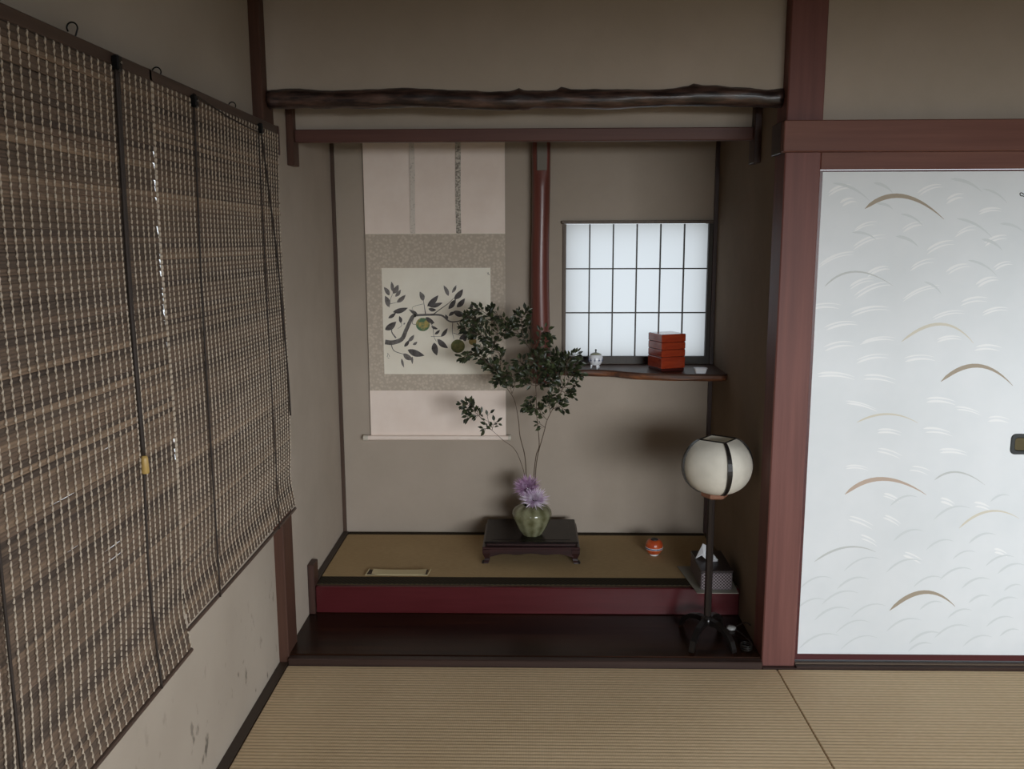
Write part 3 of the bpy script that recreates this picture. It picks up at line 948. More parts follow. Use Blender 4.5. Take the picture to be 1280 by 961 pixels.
def brush(mb, pts, w0, w1, d=.0002):
    pts = catmull([(x, y, 0) for x, y in pts], 5)
    n = len(pts); A_, B_ = [], []
    for i, p in enumerate(pts):
        t_ = (pts[min(i + 1, n - 1)] - pts[max(i - 1, 0)]).normalized()
        w = (w0 + (w1 - w0) * i / (n - 1)) / 2
        A_.append(pz(p.x - t_.y * w, p.y + t_.x * w, d)); B_.append(pz(p.x + t_.y * w, p.y - t_.x * w, d))
    mb.add(A_ + B_, [(i, i + 1, n + i + 1, n + i) for i in range(n - 1)])


for pts, w0, w1 in [([(75, 645), (140, 650), (215, 620), (250, 545), (300, 440), (330, 425)], 40, 26), ([(320, 425), (420, 420), (540, 424), (600, 470), (650, 478), (730, 462)], 20, 7),
                    ([(165, 612), (130, 560), (142, 510)], 12, 5), ([(325, 415), (300, 388), (272, 378)], 18, 4), ([(410, 415), (402, 360), (392, 300)], 9, 3),
                    ([(470, 420), (530, 375), (600, 325), (645, 280)], 9, 3), ([(125, 662), (150, 718), (225, 745)], 8, 4), ([(635, 485), (632, 560), (645, 620)], 5, 3),
                    ([(670, 485), (715, 545), (735, 590)], 8, 4), ([(110, 360), (118, 300), (140, 240)], 4, 2), ([(118, 330), (175, 316)], 4, 2), ([(205, 480), (212, 510), (180, 535)], 4, 2),
                    ([(440, 470), (470, 520), (480, 600), (500, 640)], 5, 3), ([(455, 600), (540, 600)], 4, 2), ([(320, 430), (300, 490), (330, 500)], 5, 3),
                    ([(390, 330), (300, 360), (340, 420)], 3, 2), ([(730, 460), (790, 440), (840, 400)], 7, 3), ([(640, 570), (720, 600)], 4, 2)]:
    brush(b_, pts, w0, w1)
sg_ = MB()
for pts in [[(95, 735), (105, 750)], [(100, 740), (92, 770)], [(108, 752), (112, 768)], [(96, 775), (110, 780)], [(920, 70), (940, 90)], [(930, 68), (926, 88)], [(935, 90), (938, 84)]]:
    brush(sg_, pts, 3, 3)
sg_.build('ink_signature', inkb, ptg)['kind'] = 'stuff'
b_.build('ink_branch', inkb, ptg)
for (x, y, r, cA, cB, sp_) in [(388, 500, 58, (92, 124, 96), (186, 166, 104), .55), (678, 680, 58, (96, 100, 66), (122, 118, 78), .5), (790, 585, 44, (84, 116, 100), (92, 112, 88), .5), (800, 640, 32, (150, 132, 84), (160, 140, 90), .5)]:
    mt = new_mat('fruit_wash', rgb(*cA), .9, .1)
    vary(mt, rgb(*cA), rgb(*cB), (28, 28, 28), 2, lo=.42, hi=.56)
    q = [pz(x + r * math.cos(k * PI / 12), y + r * math.sin(k * PI / 12) * .96, -.0002) for k in range(24)]
    MB().add(q, [tuple(reversed(range(24)))]).build('painted_fruit', mt, ptg)

# ------------------------------------------------------------------ display stand and flowers
ST = thing('display_stand', (.91, .835, ZT), 'low black lacquered display stand with scrolled feet on the alcove mat', 'stand')
sx0, sx1, sy0, sy1 = .704, 1.120, .672, 1.000
MB().box((sx0, sy0, .238), (sx1, sy1, .248), .003).build('top_board', BLACK, ST)
MB().box((sx0 + .034, sy0 + .030, .2482), (sx1 - .034, sy1 - .030, .2492), .0004).build('top_panel', BLACK, ST)
MB().box((sx0 + .010, sy0 + .010, .226), (sx1 - .010, sy1 - .010, .2378), .002).build('waist', ROSE, ST)
MB().box((sx0 - .008, sy0 - .008, .215), (sx1 + .008, sy1 + .008, .2258), .003).build('lower_moulding', ROSE, ST)
for yy in (sy0 - .003, sy1 - .015):
    n_ = 24
    A_, B_ = [], []
    for i in range(n_ + 1):
        t = i / n_
        x = sx0 + .02 + (sx1 - sx0 - .04) * t
        d_ = .022 + .012 * (abs(2 * t - 1) ** 4) + .003 * math.cos(t * PI * 6)
        A_.append((x, yy, .2148)); B_.append((x, yy, .2148 - d_))
    MB().prism(A_ + list(reversed(B_)), (0, .018, 0)).build('apron', ROSE, ST)
for xx in (sx0 - .003, sx1 - .015):
    MB().prism([(xx, sy0 + .02, .2148), (xx, sy1 - .02, .2148), (xx, sy1 - .02, .186), (xx, sy1 - .06, .194), (xx, sy0 + .06, .194), (xx, sy0 + .02, .186)], (.018, 0, 0)).build('apron', ROSE, ST)
for ix in (0, 1):
    for iy in (0, 1):
        cx, cy = (sx0, sx1)[ix], (sy0, sy1)[iy]
        dx, dy = (-1, 1)[ix], (-1, 1)[iy]
        prof = [(.2148, -.002, .036), (.196, -.002, .034), (.182, -.004, .027), (.170, -.006, .022), (.162, -.003, .023), (.156, .001, .026), (.1512, .003, .026)]
        vs_ = []
        for zz, of, w in prof:
            c0 = Vector((cx + dx * (of - .008), cy + dy * (of - .008), zz))
            h = w / 2
            vs_ += [c0 + Vector((-h, -h, 0)), c0 + Vector((h, -h, 0)), c0 + Vector((h, h, 0)), c0 + Vector((-h, h, 0))]
        fs_ = [(0, 1, 2, 3), tuple(reversed(range(24, 28)))]
        for i in range(6):
            for k in range(4):
                fs_.append((i * 4 + k, (i + 1) * 4 + k, (i + 1) * 4 + (k + 1) % 4, i * 4 + (k + 1) % 4))
        lg = MB().add(vs_, fs_).build('leg', ROSE, ST)
        q = Vector((cx + dx * .004, cy + dy * .002, .1568))
        MB().tube([q + Vector((dx * .001, -.008, 0)), q + Vector((dx * .001, .008, 0))], .0058, 12).build('scroll_foot', BLACK, lg, 'auto')

# vase
vc = at(665, 667.5, 'Z', .2495); vc.z = .2498
CEL = new_mat('celadon_glaze', rgb(120, 124, 86), .12, .5, .3)
nt = CEL.node_tree
tcn = nt.nodes.new('ShaderNodeTexCoord'); sp = nt.nodes.new('ShaderNodeSeparateXYZ')
at2 = nt.nodes.new('ShaderNodeMath'); at2.operation = 'ARCTAN2'
ml_ = nt.nodes.new('ShaderNodeMath'); ml_.operation = 'MULTIPLY'; ml_.inputs[1].default_value = 10
cs = nt.nodes.new('ShaderNodeMath'); cs.operation = 'COSINE'
nz = nt.nodes.new('ShaderNodeTexNoise'); nz.inputs['Scale'].default_value = 30; nz.inputs['Detail'].default_value = 4
ad2 = nt.nodes.new('ShaderNodeMath'); ad2.operation = 'MULTIPLY_ADD'; ad2.inputs[1].default_value = 1.6
cr = nt.nodes.new('ShaderNodeValToRGB'); cr.color_ramp.elements[0].position = .0; cr.color_ramp.elements[1].position = 1
cr.color_ramp.elements[0].color = rgb(84, 82, 54); cr.color_ramp.elements[1].color = rgb(142, 142, 114)
lk = nt.links.new
lk(tcn.outputs['Object'], sp.inputs[0]); lk(sp.outputs['Y'], at2.inputs[0]); lk(sp.outputs['X'], at2.inputs[1]); lk(at2.outputs[0], ml_.inputs[0]); lk(ml_.outputs[0], cs.inputs[0])
lk(tcn.outputs['Object'], nz.inputs['Vector']); lk(nz.outputs['Fac'], ad2.inputs[0])
mc = nt.nodes.new('ShaderNodeMath'); mc.operation = 'MULTIPLY_ADD'; mc.inputs[1].default_value = .3; mc.inputs[2].default_value = -.3
lk(cs.outputs[0], mc.inputs[0]); lk(mc.outputs[0], ad2.inputs[2]); lk(ad2.outputs[0], cr.inputs['Fac']); lk(cr.outputs['Color'], nt.nodes['Principled BSDF'].inputs['Base Color'])
prof = [(.0, .0), (.043, .0), (.045, .004), (.050, .010), (.064, .032), (.077, .058), (.086, .082), (.0885, .098), (.085, .114), (.074, .128), (.058, .1375), (.046, .1415), (.040, .141), (.038, .137), (.040, .130), (.058, .118), (.066, .10), (.05, .04), (.0, .03)]


def ribs(a, r, z):
    if z < .008:
        return r
    return r * (1 + .028 * abs(math.cos(5 * a)) ** .7 - .014)


tag(MB().lathe(vc, prof, 80, wob=ribs).build('flower_vase', CEL, None, True, origin=vc), 'squat ribbed green celadon vase on the black stand', 'vase')

# chrysanthemums
PET = new_mat('lilac_petal', rgb(196, 160, 196), .55)
vary(PET, rgb(168, 118, 162), rgb(226, 198, 228), (40, 40, 40), 2, lo=.35, hi=.65)
PETL = new_mat('pale_lilac_petal', rgb(226, 206, 230), .55)
vary(PETL, rgb(204, 172, 206), rgb(248, 240, 250), (40, 40, 40), 2, lo=.35, hi=.6)
STEM = new_mat('pale_stem', rgb(150, 128, 132), .6)
GRN = new_mat('calyx_green', rgb(60, 62, 42), .6)
mouth = vc + Vector((0, 0, .1445))


def mum(px, py, Yd, rad, facing, label, seed, stemx, PET):
    rnd = random.Random(seed)
    cpt = at(px, py, 'Y', Yd)
    e = thing('chrysanthemum', (cpt.x, cpt.y, vc.z + .04), label, 'flower', 'chrysanthemums in the vase')
    f_ = Vector(facing).normalized()
    base = cpt - f_ * rad * .35
    foot = Vector((vc.x + stemx, vc.y - .012, vc.z + .05))
    MB().tube(catmull([foot, foot.lerp(base, .5) + Vector((0, -.004, .003)), base], 6), .0055, 10).build('stem', STEM, e, True)
    MB().lathe(base + Vector((0, 0, -.006)), [(.004, 0), (.011, .006), (.013, .012), (.009, .016)], 14).build('calyx', GRN, e, True)
    b_ = MB()
    u_ = f_.orthogonal().normalized(); w_ = f_.cross(u_)
    cnt = 260
    for i in range(cnt):
        t = (i + .5) / cnt
        th = math.acos(1 - t * 1.12)         # 0 along the facing, out past the sides
        ph = i * 2.39996 + rnd.uniform(-.2, .2)
        d = (f_ * math.cos(th) + (u_ * math.cos(ph) + w_ * math.sin(ph)) * math.sin(th)).normalized()
        L_ = rad * (.74 + .42 * math.sin(th) ** 1.2) * rnd.uniform(.78, 1.18)
        side = d.cross(f_)
        if side.length < .05:
            side = u_.copy()
        side.normalize()
        nrm = side.cross(d).normalized()
        tip_d = (d + f_ * .35 * math.sin(th) + Vector((0, 0, -.10 * math.sin(th)))).normalized()
        wd = rad * .042 * rnd.uniform(.8, 1.2)
        p0 = base + d * rad * .10
        p1 = base + d * L_ * .55
        p2 = p1 + tip_d * L_ * .45
        vs_ = [p0 - side * wd * .4, p0 + side * wd * .4, p1 - side * wd + nrm * wd * .5, p1 - nrm * wd * .3, p1 + side * wd + nrm * wd * .5, p2]
        b_.add(vs_, [(0, 1, 3), (0, 3, 2), (1, 4, 3), (2, 3, 5), (3, 4, 5)])
    pt = b_.build('petals', PET, e)
    pt['kind'] = 'stuff'
    return e


mum(657.5, 606, .775, .058, (-.25, -.40, .88), 'lilac chrysanthemum with spidery petals standing higher behind the other bloom', 3, -.014, PET)
mum(668, 621, .742, .060, (.14, -.42, .88), 'pale lilac chrysanthemum drooping lower over the vase rim', 4, .004, PETL)

# leafy branches
LEAFM = new_mat('dark_green_leaf', rgb(46, 56, 36), .42, .5)
nt = LEAFM.node_tree
gi = nt.nodes.new('ShaderNodeNewGeometry')
cr = nt.nodes.new('ShaderNodeValToRGB')
cr.color_ramp.elements[0].color = rgb(28, 34, 22); cr.color_ramp.elements[1].color = rgb(66, 74, 46)
nt.links.new(gi.outputs['Random Per Island'], cr.inputs['Fac']); nt.links.new(cr.outputs['Color'], nt.nodes['Principled BSDF'].inputs['Base Color'])
TWIG = new_mat('brown_twig', rgb(84, 68, 54), .7)
LR = random.Random(21)


def leaf(mb, p, d, size, wr=.50):
    d = d.normalized()
    s = d.cross(Vector((LR.uniform(-.5, .5), -.75, LR.uniform(.1, .9))))
    if s.length < .1:
        s = d.orthogonal()
    s.normalize()
    nrm = s.cross(d)
    w = size * wr / 2 * LR.uniform(.85, 1.2)
    cup = size * .07
    a = p + d * size * .08
    vs_ = [p, a + d * size * .22 - s * w * .85 + nrm * cup, a + d * size * .22 + s * w * .85 + nrm * cup, a + d * size * .3,
           a + d * size * .52 - s * w * .9 + nrm * cup, a + d * size * .52 + s * w * .9 + nrm * cup, a + d * size * .6 - nrm * cup * .3, a + d * size * .92 - nrm * cup]
    mb.add(vs_, [(0, 1, 3), (0, 3, 2), (1, 4, 6, 3), (3, 6, 5, 2), (4, 7, 6), (6, 7, 5)])


def branch(label, stem, twigs, r0=.0024, lsize=.027, foot=(0, 0, 0)):
    """stem and twigs: lists of photo pixels with a depth Y; leaves grow along the twigs"""
    f0 = Vector((vc.x + foot[0], vc.y + foot[1], vc.z + .035))
    e = thing('leafy_branch', f0, label, 'branch', 'branches in the vase')
    P_ = [f0] + [at(x, y, 'Y', d) for x, y, d in stem]
    C_ = catmull(P_, 7)
    n = len(C_)
    MB().tube(C_, [r0 * (1 - .6 * i / n) for i in range(n)], 7).build('stem', TWIG, e, True)
    tw, lv = MB(), MB()
    cnt = 0
    for tpts, dens in twigs:
        T_ = catmull([at(x, y, 'Y', d) for x, y, d in tpts], 8)
        m_ = len(T_)
        tw.tube(T_, [.0013 * (1 - .5 * i / m_) for i in range(m_)], 5)
        ln = sum((T_[i + 1] - T_[i]).length for i in range(m_ - 1))
        k = max(3, int(ln * dens * 3.0))
        for j in range(k):
            t = (j + .5) / k
            if dens > 60 and t < .12:
                continue
            i = min(m_ - 2, int(t * (m_ - 1)))
            p = T_[i].lerp(T_[i + 1], t * (m_ - 1) - i)
            dr = (T_[i + 1] - T_[i]).normalized()
            side = Vector((LR.uniform(-1, 1), LR.uniform(-1, .6), LR.uniform(-.9, .9)))
            side -= dr * side.dot(dr)
            d = dr * .7 + side.normalized() * .95 + Vector((0, -.1, -.12))
            # short leaflet stalk
            q = p + d.normalized() * LR.uniform(.002, .020)
            tw.tube([p, q], .0007, 4, False)
            leaf(lv, q, d, lsize * LR.uniform(.75, 1.2))
            cnt += 1
        leaf(lv, T_[-1], T_[-1] - T_[-2], lsize)
    tw.build('twigs', TWIG, e)
    L_ = lv.build('leaves', LEAFM, e)
    L_['kind'] = 'stuff'
    return cnt


D1, D2, D3, D4 = .80, .80, .78, .74
branch('leafy branch arching over to the painted scroll', [(658, 600, .845), (656, 570, .83), (650, 545, .79), (648, 525, .79), (643, 500, .79), (633, 484, .78), (622, 465, .77), (608, 446, .76), (600, 430, .76)],
       [([(633, 484, .78), (622, 466, .76), (606, 450, .74), (592, 441, .72), (578, 447, .72)], 125),
        ([(622, 466, .77), (626, 452, .77), (622, 440, .78), (610, 434, .78), (596, 436, .78)], 120),
        ([(640, 492, .78), (644, 476, .76), (636, 468, .74), (628, 472, .73), (622, 478, .73)], 130),
        ([(640, 492, .78), (634, 474, .79), (620, 458, .80), (606, 455, .80)], 120),
        ([(608, 446, .76), (618, 428, .77), (606, 412, .77), (594, 400, .76), (582, 394, .75)], 115),
        ([(618, 430, .77), (622, 412, .76), (614, 398, .76), (602, 388, .75), (592, 386, .75)], 120),
        ([(620, 428, .77), (632, 414, .77), (632, 402, .77), (622, 394, .77), (614, 386, .77)], 120),
        ([(618, 430, .77), (604, 420, .74), (590, 416, .73), (580, 408, .72)], 110),
        ([(620, 428, .77), (610, 424, .79), (596, 412, .79), (588, 402, .79)], 110),
        ([(624, 424, .77), (636, 412, .78), (640, 404, .78)], 110)], foot=(-.012, .006))
branch('upright leafy branch rising in front of the red pillar', [(667, 600, .85), (670, 570, .83), (674, 555, .80), (671, 520, .80), (670, 490, .80), (668, 465, .80), (664, 440, .80), (662, 418, .80)],
       [([(664, 440, .80), (656, 424, .78), (652, 408, .78), (654, 396, .77), (660, 390, .77)], 115),
        ([(662, 418, .80), (656, 406, .81), (650, 396, .82), (646, 392, .82)], 90),
        ([(664, 432, .80), (650, 418, .79), (642, 410, .79), (636, 408, .79)], 100),
        ([(666, 436, .80), (674, 424, .78), (680, 414, .77), (690, 420, .77)], 95),
        ([(667, 455, .80), (676, 440, .80), (682, 430, .80), (684, 422, .80)], 85),
        ([(668, 470, .80), (656, 460, .78), (650, 452, .77), (646, 454, .77)], 120),
        ([(668, 474, .80), (660, 466, .80), (664, 450, .81), (668, 442, .81)], 120),
        ([(668, 478, .80), (676, 466, .78), (684, 458, .78), (680, 450, .77)], 125),
        ([(668, 478, .80), (664, 470, .77), (656, 472, .75), (652, 474, .75)], 120),
        ([(669, 484, .80), (680, 474, .79), (690, 468, .78), (694, 462, .78)], 115),
        ([(669, 482, .80), (658, 478, .79), (650, 468, .78), (648, 462, .78)], 110), ([(668, 470, .80), (674, 458, .77), (672, 448, .76), (676, 440, .76)], 110),
        ([(669, 482, .80), (676, 480, .77), (686, 478, .76), (692, 474, .76)], 110),
        ([(670, 494, .80), (664, 500, .79), (660, 506, .78)], 100), ([(671, 520, .80), (664, 510, .79), (657, 508, .79)], 110)], foot=(.004, .004))
branch('leafy branch leaning away from the scroll towards the shelf', [(669, 600, .84), (672, 570, .82), (680, 540, .78), (684, 525, .78), (694, 505, .78), (702, 488, .78), (706, 470, .78), (710, 455, .78)],
       [([(702, 488, .78), (712, 474, .77), (718, 466, .77), (724, 470, .77)], 110),
        ([(704, 480, .78), (698, 466, .78), (700, 452, .78), (696, 446, .78)], 125),
        ([(706, 470, .78), (708, 456, .76), (714, 446, .76), (722, 442, .76)], 110),
        ([(706, 466, .78), (702, 454, .80), (698, 448, .80), (694, 444, .80)], 110),
        ([(706, 470, .78), (716, 458, .79), (722, 452, .79)], 110), ([(704, 480, .78), (692, 462, .77), (690, 452, .77), (694, 446, .77)], 110),
        ([(706, 468, .78), (710, 462, .80), (704, 452, .81), (708, 446, .81)], 110),
        ([(684, 525, .78), (676, 516, .77), (672, 510, .77), (662, 508, .77)], 110),
        ([(688, 516, .78), (686, 506, .77), (682, 500, .77), (688, 496, .77)], 130),
        ([(690, 512, .78), (698, 508, .77), (706, 512, .77)], 120), ([(694, 505, .78), (690, 496, .79), (696, 494, .79)], 120),
        ([(702, 490, .78), (696, 482, .77), (692, 474, .77)], 120), ([(702, 488, .78), (708, 492, .77), (714, 490, .77)], 100),
        ([(703, 484, .78), (712, 484, .79), (718, 480, .79)], 90), ([(694, 503, .78), (704, 498, .77), (714, 494, .77)], 70),
        ([(681, 534, .78), (677, 531, .78), (673, 529, .78)], 40)], foot=(.014, .002))
branch('small low spray of leaves in front of the scroll foot', [(657, 602, .83), (650, 575, .80), (642, 560, .76), (630, 551, .755), (621, 543, .75), (612, 535, .745), (604, 525, .74), (598, 519, .74)],
       [([(604, 525, .74), (596, 517, .73), (590, 512, .73), (584, 510, .73)], 105), ([(600, 520, .74), (590, 519, .735), (584, 520, .73)], 90), ([(592, 513, .73), (585, 506, .72), (577, 505, .72)], 95),
        ([(598, 518, .74), (594, 510, .745), (588, 503, .745)], 80), ([(612, 535, .745), (610, 524, .74), (609, 519, .74)], 25), ([(615, 538, .745), (617, 530, .74), (622, 526, .74)], 60),
        ([(614, 537, .745), (609, 535, .74), (606, 536, .735)], 70)], r0=.0016, foot=(-.018, -.006))

# ------------------------------------------------------------------ things on the alcove floor
# orange ball
ORG = new_mat('orange_lacquer', rgb(196, 84, 44), .28, .5, .2)
vary(ORG, rgb(176, 66, 36), rgb(206, 100, 48), (26, 26, 26), 2)
oc = at(817.5, 693.5, 'Z', ZT); oc.z = ZT + .0005
e = thing('orange_jar', oc, 'small round orange jar with a blue and white band on the alcove mat', 'jar')
MB().lathe(oc, [(.019, 0), (.021, .004), (.0205, .008)], 28).build('foot_ring', POR, e, True)


def orb(z):
    return .0395 * math.sqrt(max(0.0, 1 - ((z - .042) / .040) ** 2))


prof = [(orb(.0105 + .0615 * k / 18), .0083 + .064 * k / 18) for k in range(19)]
MB().lathe(oc, prof, 32).build('body', ORG, e, True)
for z0_, z1__, mt in ((.0315, .0335, POR), (.0337, .0385, BLU), (.0387, .0407, POR)):
    MB().lathe(oc, [(orb(z0_) - .002, z0_), (orb(z0_) + .001, z0_), (orb(z1__) + .001, z1__), (orb(z1__) - .002, z1__)], 32).build('band', mt, e, True)
MB().lathe(oc, [(.017, .0724), (.018, .0745), (.012, .0785), (.004, .080)], 24).build('lid', new_mat('dark_lid', rgb(48, 46, 44), .4), e, True)

# narrow cream tray
SLP = new_mat('cream_paper', rgb(198, 182, 142), .7)
a = at(457, 719.5, 'Z', ZT); c = at(534, 720.5, 'Z', ZT)
e = thing('paper_tray', ((a.x + c.x) / 2, .545, ZT), 'narrow cream tray with a dark inset lying on the alcove mat', 'tray')
x0_, x1_, y0_, y1_ = a.x, c.x, .512, .580
zz = ZT + .0012
MB().box((x0_ + .004, y0_ + .003, zz), (x1_ - .004, y1_ - .003, zz + .003), .001).build('base', new_mat('dark_inset', rgb(52, 36, 24), .6), e)
b_ = MB()
n_ = 12
vs_ = []
for i in range(n_ + 1):
    t = i / n_
    x = x0_ + .026 + (x1_ - x0_ - .034) * t
    zb = zz + .0035 + .004 * (2 * t - 1) ** 4
    vs_ += [(x, y0_ + .004, zb), (x, y1_ - .016, zb + .003), (x, y1_ - .016, zb + .0042), (x, y0_ + .004, zb + .0012)]
fs_ = [(0, 1, 2, 3), tuple(n_ * 4 + k for k in (3, 2, 1, 0))]
for i in range(n_):
    for k in range(4):
        fs_.append((i * 4 + k, i * 4 + 4 + k, i * 4 + 4 + (k + 1) % 4, i * 4 + (k + 1) % 4))
b_.add(vs_, fs_).build('slip', SLP, e)
MB().tube([(x0_, y0_ + .001, zz + .003), (x0_ + .004, y1_, zz + .004)], .0022, 8).build('rim', SLP, e)
MB().tube([(x1_, y0_ + .001, zz + .003), (x1_ + .008, y1_, zz + .004)], .0022, 8).build('rim', SLP, e)
MB().tube([(x0_, y0_ + .001, zz + .003), (x1_, y0_ + .001, zz + .003)], .0018, 8).build('rim', SLP, e)

# sheet of paper and tissue box on it
SHT = new_mat('pale_grey_mat', rgb(150, 148, 138), .8)
sh = [Vector((1.552, .635)), Vector((1.585, .338)), Vector((1.752, .338)), Vector((1.762, .635))]
zs_ = ZT + .0022
o_ = MB().prism([(p.x, p.y, zs_) for p in sh], (0, 0, .0022)).build('square_mat', SHT)
tag(o_, 'pale grey flat mat under the tissue box at the alcove edge', 'mat')
WOV = new_mat('woven_strips', rgb(60, 48, 50), .35)
nt = WOV.node_tree
tcn = nt.nodes.new('ShaderNodeTexCoord')
ck = nt.nodes.new('ShaderNodeTexChecker'); ck.inputs['Scale'].default_value = 150
ck.inputs['Color1'].default_value = rgb(48, 38, 40); ck.inputs['Color2'].default_value = rgb(136, 126, 130)
nt.links.new(tcn.outputs['Object'], ck.inputs['Vector']); nt.links.new(ck.outputs['Color'], nt.nodes['Principled BSDF'].inputs['Base Color'])
bp = nt.nodes.new('ShaderNodeBump'); bp.inputs['Strength'].default_value = .6; bp.inputs['Distance'].default_value = .002
nt.links.new(ck.outputs['Fac'], bp.inputs['Height']); nt.links.new(bp.outputs['Normal'], nt.nodes['Principled BSDF'].inputs['Normal'])
TBX = new_mat('dark_box_lid', rgb(40, 32, 32), .4); vary(TBX, rgb(34, 27, 27), rgb(52, 43, 43), (90, 90, 90), 2, .3)
zb = zs_ + .0026
e = thing('tissue_box', (1.668, .48, zb), 'dark woven tissue box on the pale mat beside the lamp pole', 'tissue box')
tx0, tx1, ty0, ty1 = 1.604, 1.732, .368, .600
MB().box((tx0, ty0, zb), (tx1, ty1, zb + .072), .004).build('body', WOV, e)
MB().box((tx0 - .003, ty0 - .003, zb + .0722), (tx1 + .003, ty1 + .003, zb + .084), .003).build('lid', TBX, e)
TIS = new_mat('white_tissue', rgb(224, 226, 230), .8)
for pts, nm in (([(1.605, .50, 0), (1.632, .50, .062), (1.652, .49, .055), (1.650, .48, .0), (1.628, .485, .02)], 'tissue'), ([(1.652, .478, 0), (1.664, .470, .036), (1.690, .455, .006), (1.680, .465, 0)], 'tissue')):
    b_ = MB()
    q = [Vector((x, y, zb + .0843 + z)) for x, y, z in pts]
    c_ = sum(q, Vector()) / len(q) + Vector((0, -.012, .006))
    q2 = [p + Vector((.004, .014, 0)) for p in q]
    n_ = len(q)
    b_.add(q + [c_], [(i, (i + 1) % n_, n_) for i in range(n_)])
    b_.add(q2 + [c_ + Vector((.003, .012, .004))], [((i + 1) % n_, i, n_) for i in range(n_)])
    b_.build(nm, TIS, e)

# ------------------------------------------------------------------ floor lamp
LX, LY, LZ = 1.597, .185, .0303
lamp = thing('floor_lamp', (LX, LY, LZ), 'floor lamp with a round paper shade in black ribs on a dark pole', 'lamp')
LBK = new_mat('lamp_black', rgb(24, 21, 20), .3)
LPL = new_mat('lamp_pole_brown', rgb(38, 32, 30), .3)
RICE = bpy.data.materials.new('rice_paper_shade'); RICE.use_nodes = True
nt = RICE.node_tree
pb = nt.nodes['Principled BSDF']
nz = nt.nodes.new('ShaderNodeTexNoise'); nz.inputs['Scale'].default_value = 14; nz.inputs['Detail'].default_value = 8
cr = nt.nodes.new('ShaderNodeValToRGB'); cr.color_ramp.elements[0].position = .35; cr.color_ramp.elements[1].position = .7
cr.color_ramp.elements[0].color = rgb(214, 209, 196); cr.color_ramp.elements[1].color = rgb(236, 231, 218)
tcn = nt.nodes.new('ShaderNodeTexCoord')
nt.links.new(tcn.outputs['Object'], nz.inputs['Vector']); nt.links.new(nz.outputs['Fac'], cr.inputs['Fac']); nt.links.new(cr.outputs['Color'], pb.inputs['Base Color'])
pb.inputs['Roughness'].default_value = .85
trn = nt.nodes.new('ShaderNodeBsdfTranslucent'); trn.inputs['Color'].default_value = (.8, .77, .7, 1)
mxs = nt.nodes.new('ShaderNodeMixShader'); mxs.inputs[0].default_value = .22
nt.links.new(pb.outputs[0], mxs.inputs[1]); nt.links.new(trn.outputs[0], mxs.inputs[2]); nt.links.new(mxs.outputs[0], nt.nodes['Material Output'].inputs['Surface'])
# base: hub and four arched legs
MB().lathe((LX, LY, LZ), [(.018, .060), (.024, .066), (.024, .086), (.016, .092), (.013, .10)], 16).build('hub', LBK, lamp, True)
for sx_, sy_ in ((-1, -1), (1, -1), (1, 1), (-1, 1)):
    fx, fy = LX + sx_ * .080, LY + sy_ * .118
    d = Vector((fx - LX, fy - LY, 0)); L_ = d.length; d.normalize(); s = Vector((-d.y, d.x, 0))
    pr_ = [(.015, .062, .088), (.05, .066, .086), (.085, .058, .076), (.112, .040, .060), (.132, .016, .040), (.143, .0002, .014), (.145, .0001, .004)]
    vs_ = []
    for r_, zl, zh in pr_:
        c_ = Vector((LX, LY, LZ)) + d * r_
        for w_, z_ in ((-.011, zl), (.011, zl), (.011, zh), (-.011, zh)):
            vs_.append(c_ + s * w_ + Vector((0, 0, z_)))
    fs_ = [(0, 3, 2, 1), tuple(24 + k for k in (0, 1, 2, 3))]
    for i in range(6):
        for k in range(4):
            fs_.append((i * 4 + k, i * 4 + (k + 1) % 4, i * 4 + 4 + (k + 1) % 4, i * 4 + 4 + k))
    MB().add(vs_, fs_).build('leg', LBK, lamp)
GX, GZ = 1.614, .729
MB().tube([(LX, LY, LZ + .09), (LX, LY, .606)], .0145, 8).build('pole', LPL, lamp)
cl_ = MB().lathe((GX - .006, LY, .594), [(.040, .008), (.050, .014), (.052, .028), (.046, .0315)], 6).build('collar', new_mat('pale_brown_collar', rgb(128, 88, 68), .5), lamp)
# shade: hexagonal globe of paper panels
RG = .130


def gp(k, v, out=0.0):
    """point on the globe at rib k (0..6), height parameter v (0..1)"""
    a0 = math.radians(-82) + PI / 2 * math.floor(k); fr = k - math.floor(k)
    th = math.radians(-68 + (62 + 68) * v)
    r = (RG + out) * math.cos(th) ** .80
    z = (RG * .85 + out) * math.sin(th)
    p0 = Vector((math.cos(a0), math.sin(a0), 0)); p1 = Vector((math.cos(a0 + PI / 2), math.sin(a0 + PI / 2), 0))
    chord = p0.lerp(p1, fr)
    arc = Vector((math.cos(a0 + PI / 2 * fr), math.sin(a0 + PI / 2 * fr), 0))
    roundness = 1 - .95 * v ** 7
    q = chord.lerp(arc, roundness) * r
    return Vector((GX, LY, GZ)) + Vector((q.x, q.y, z))


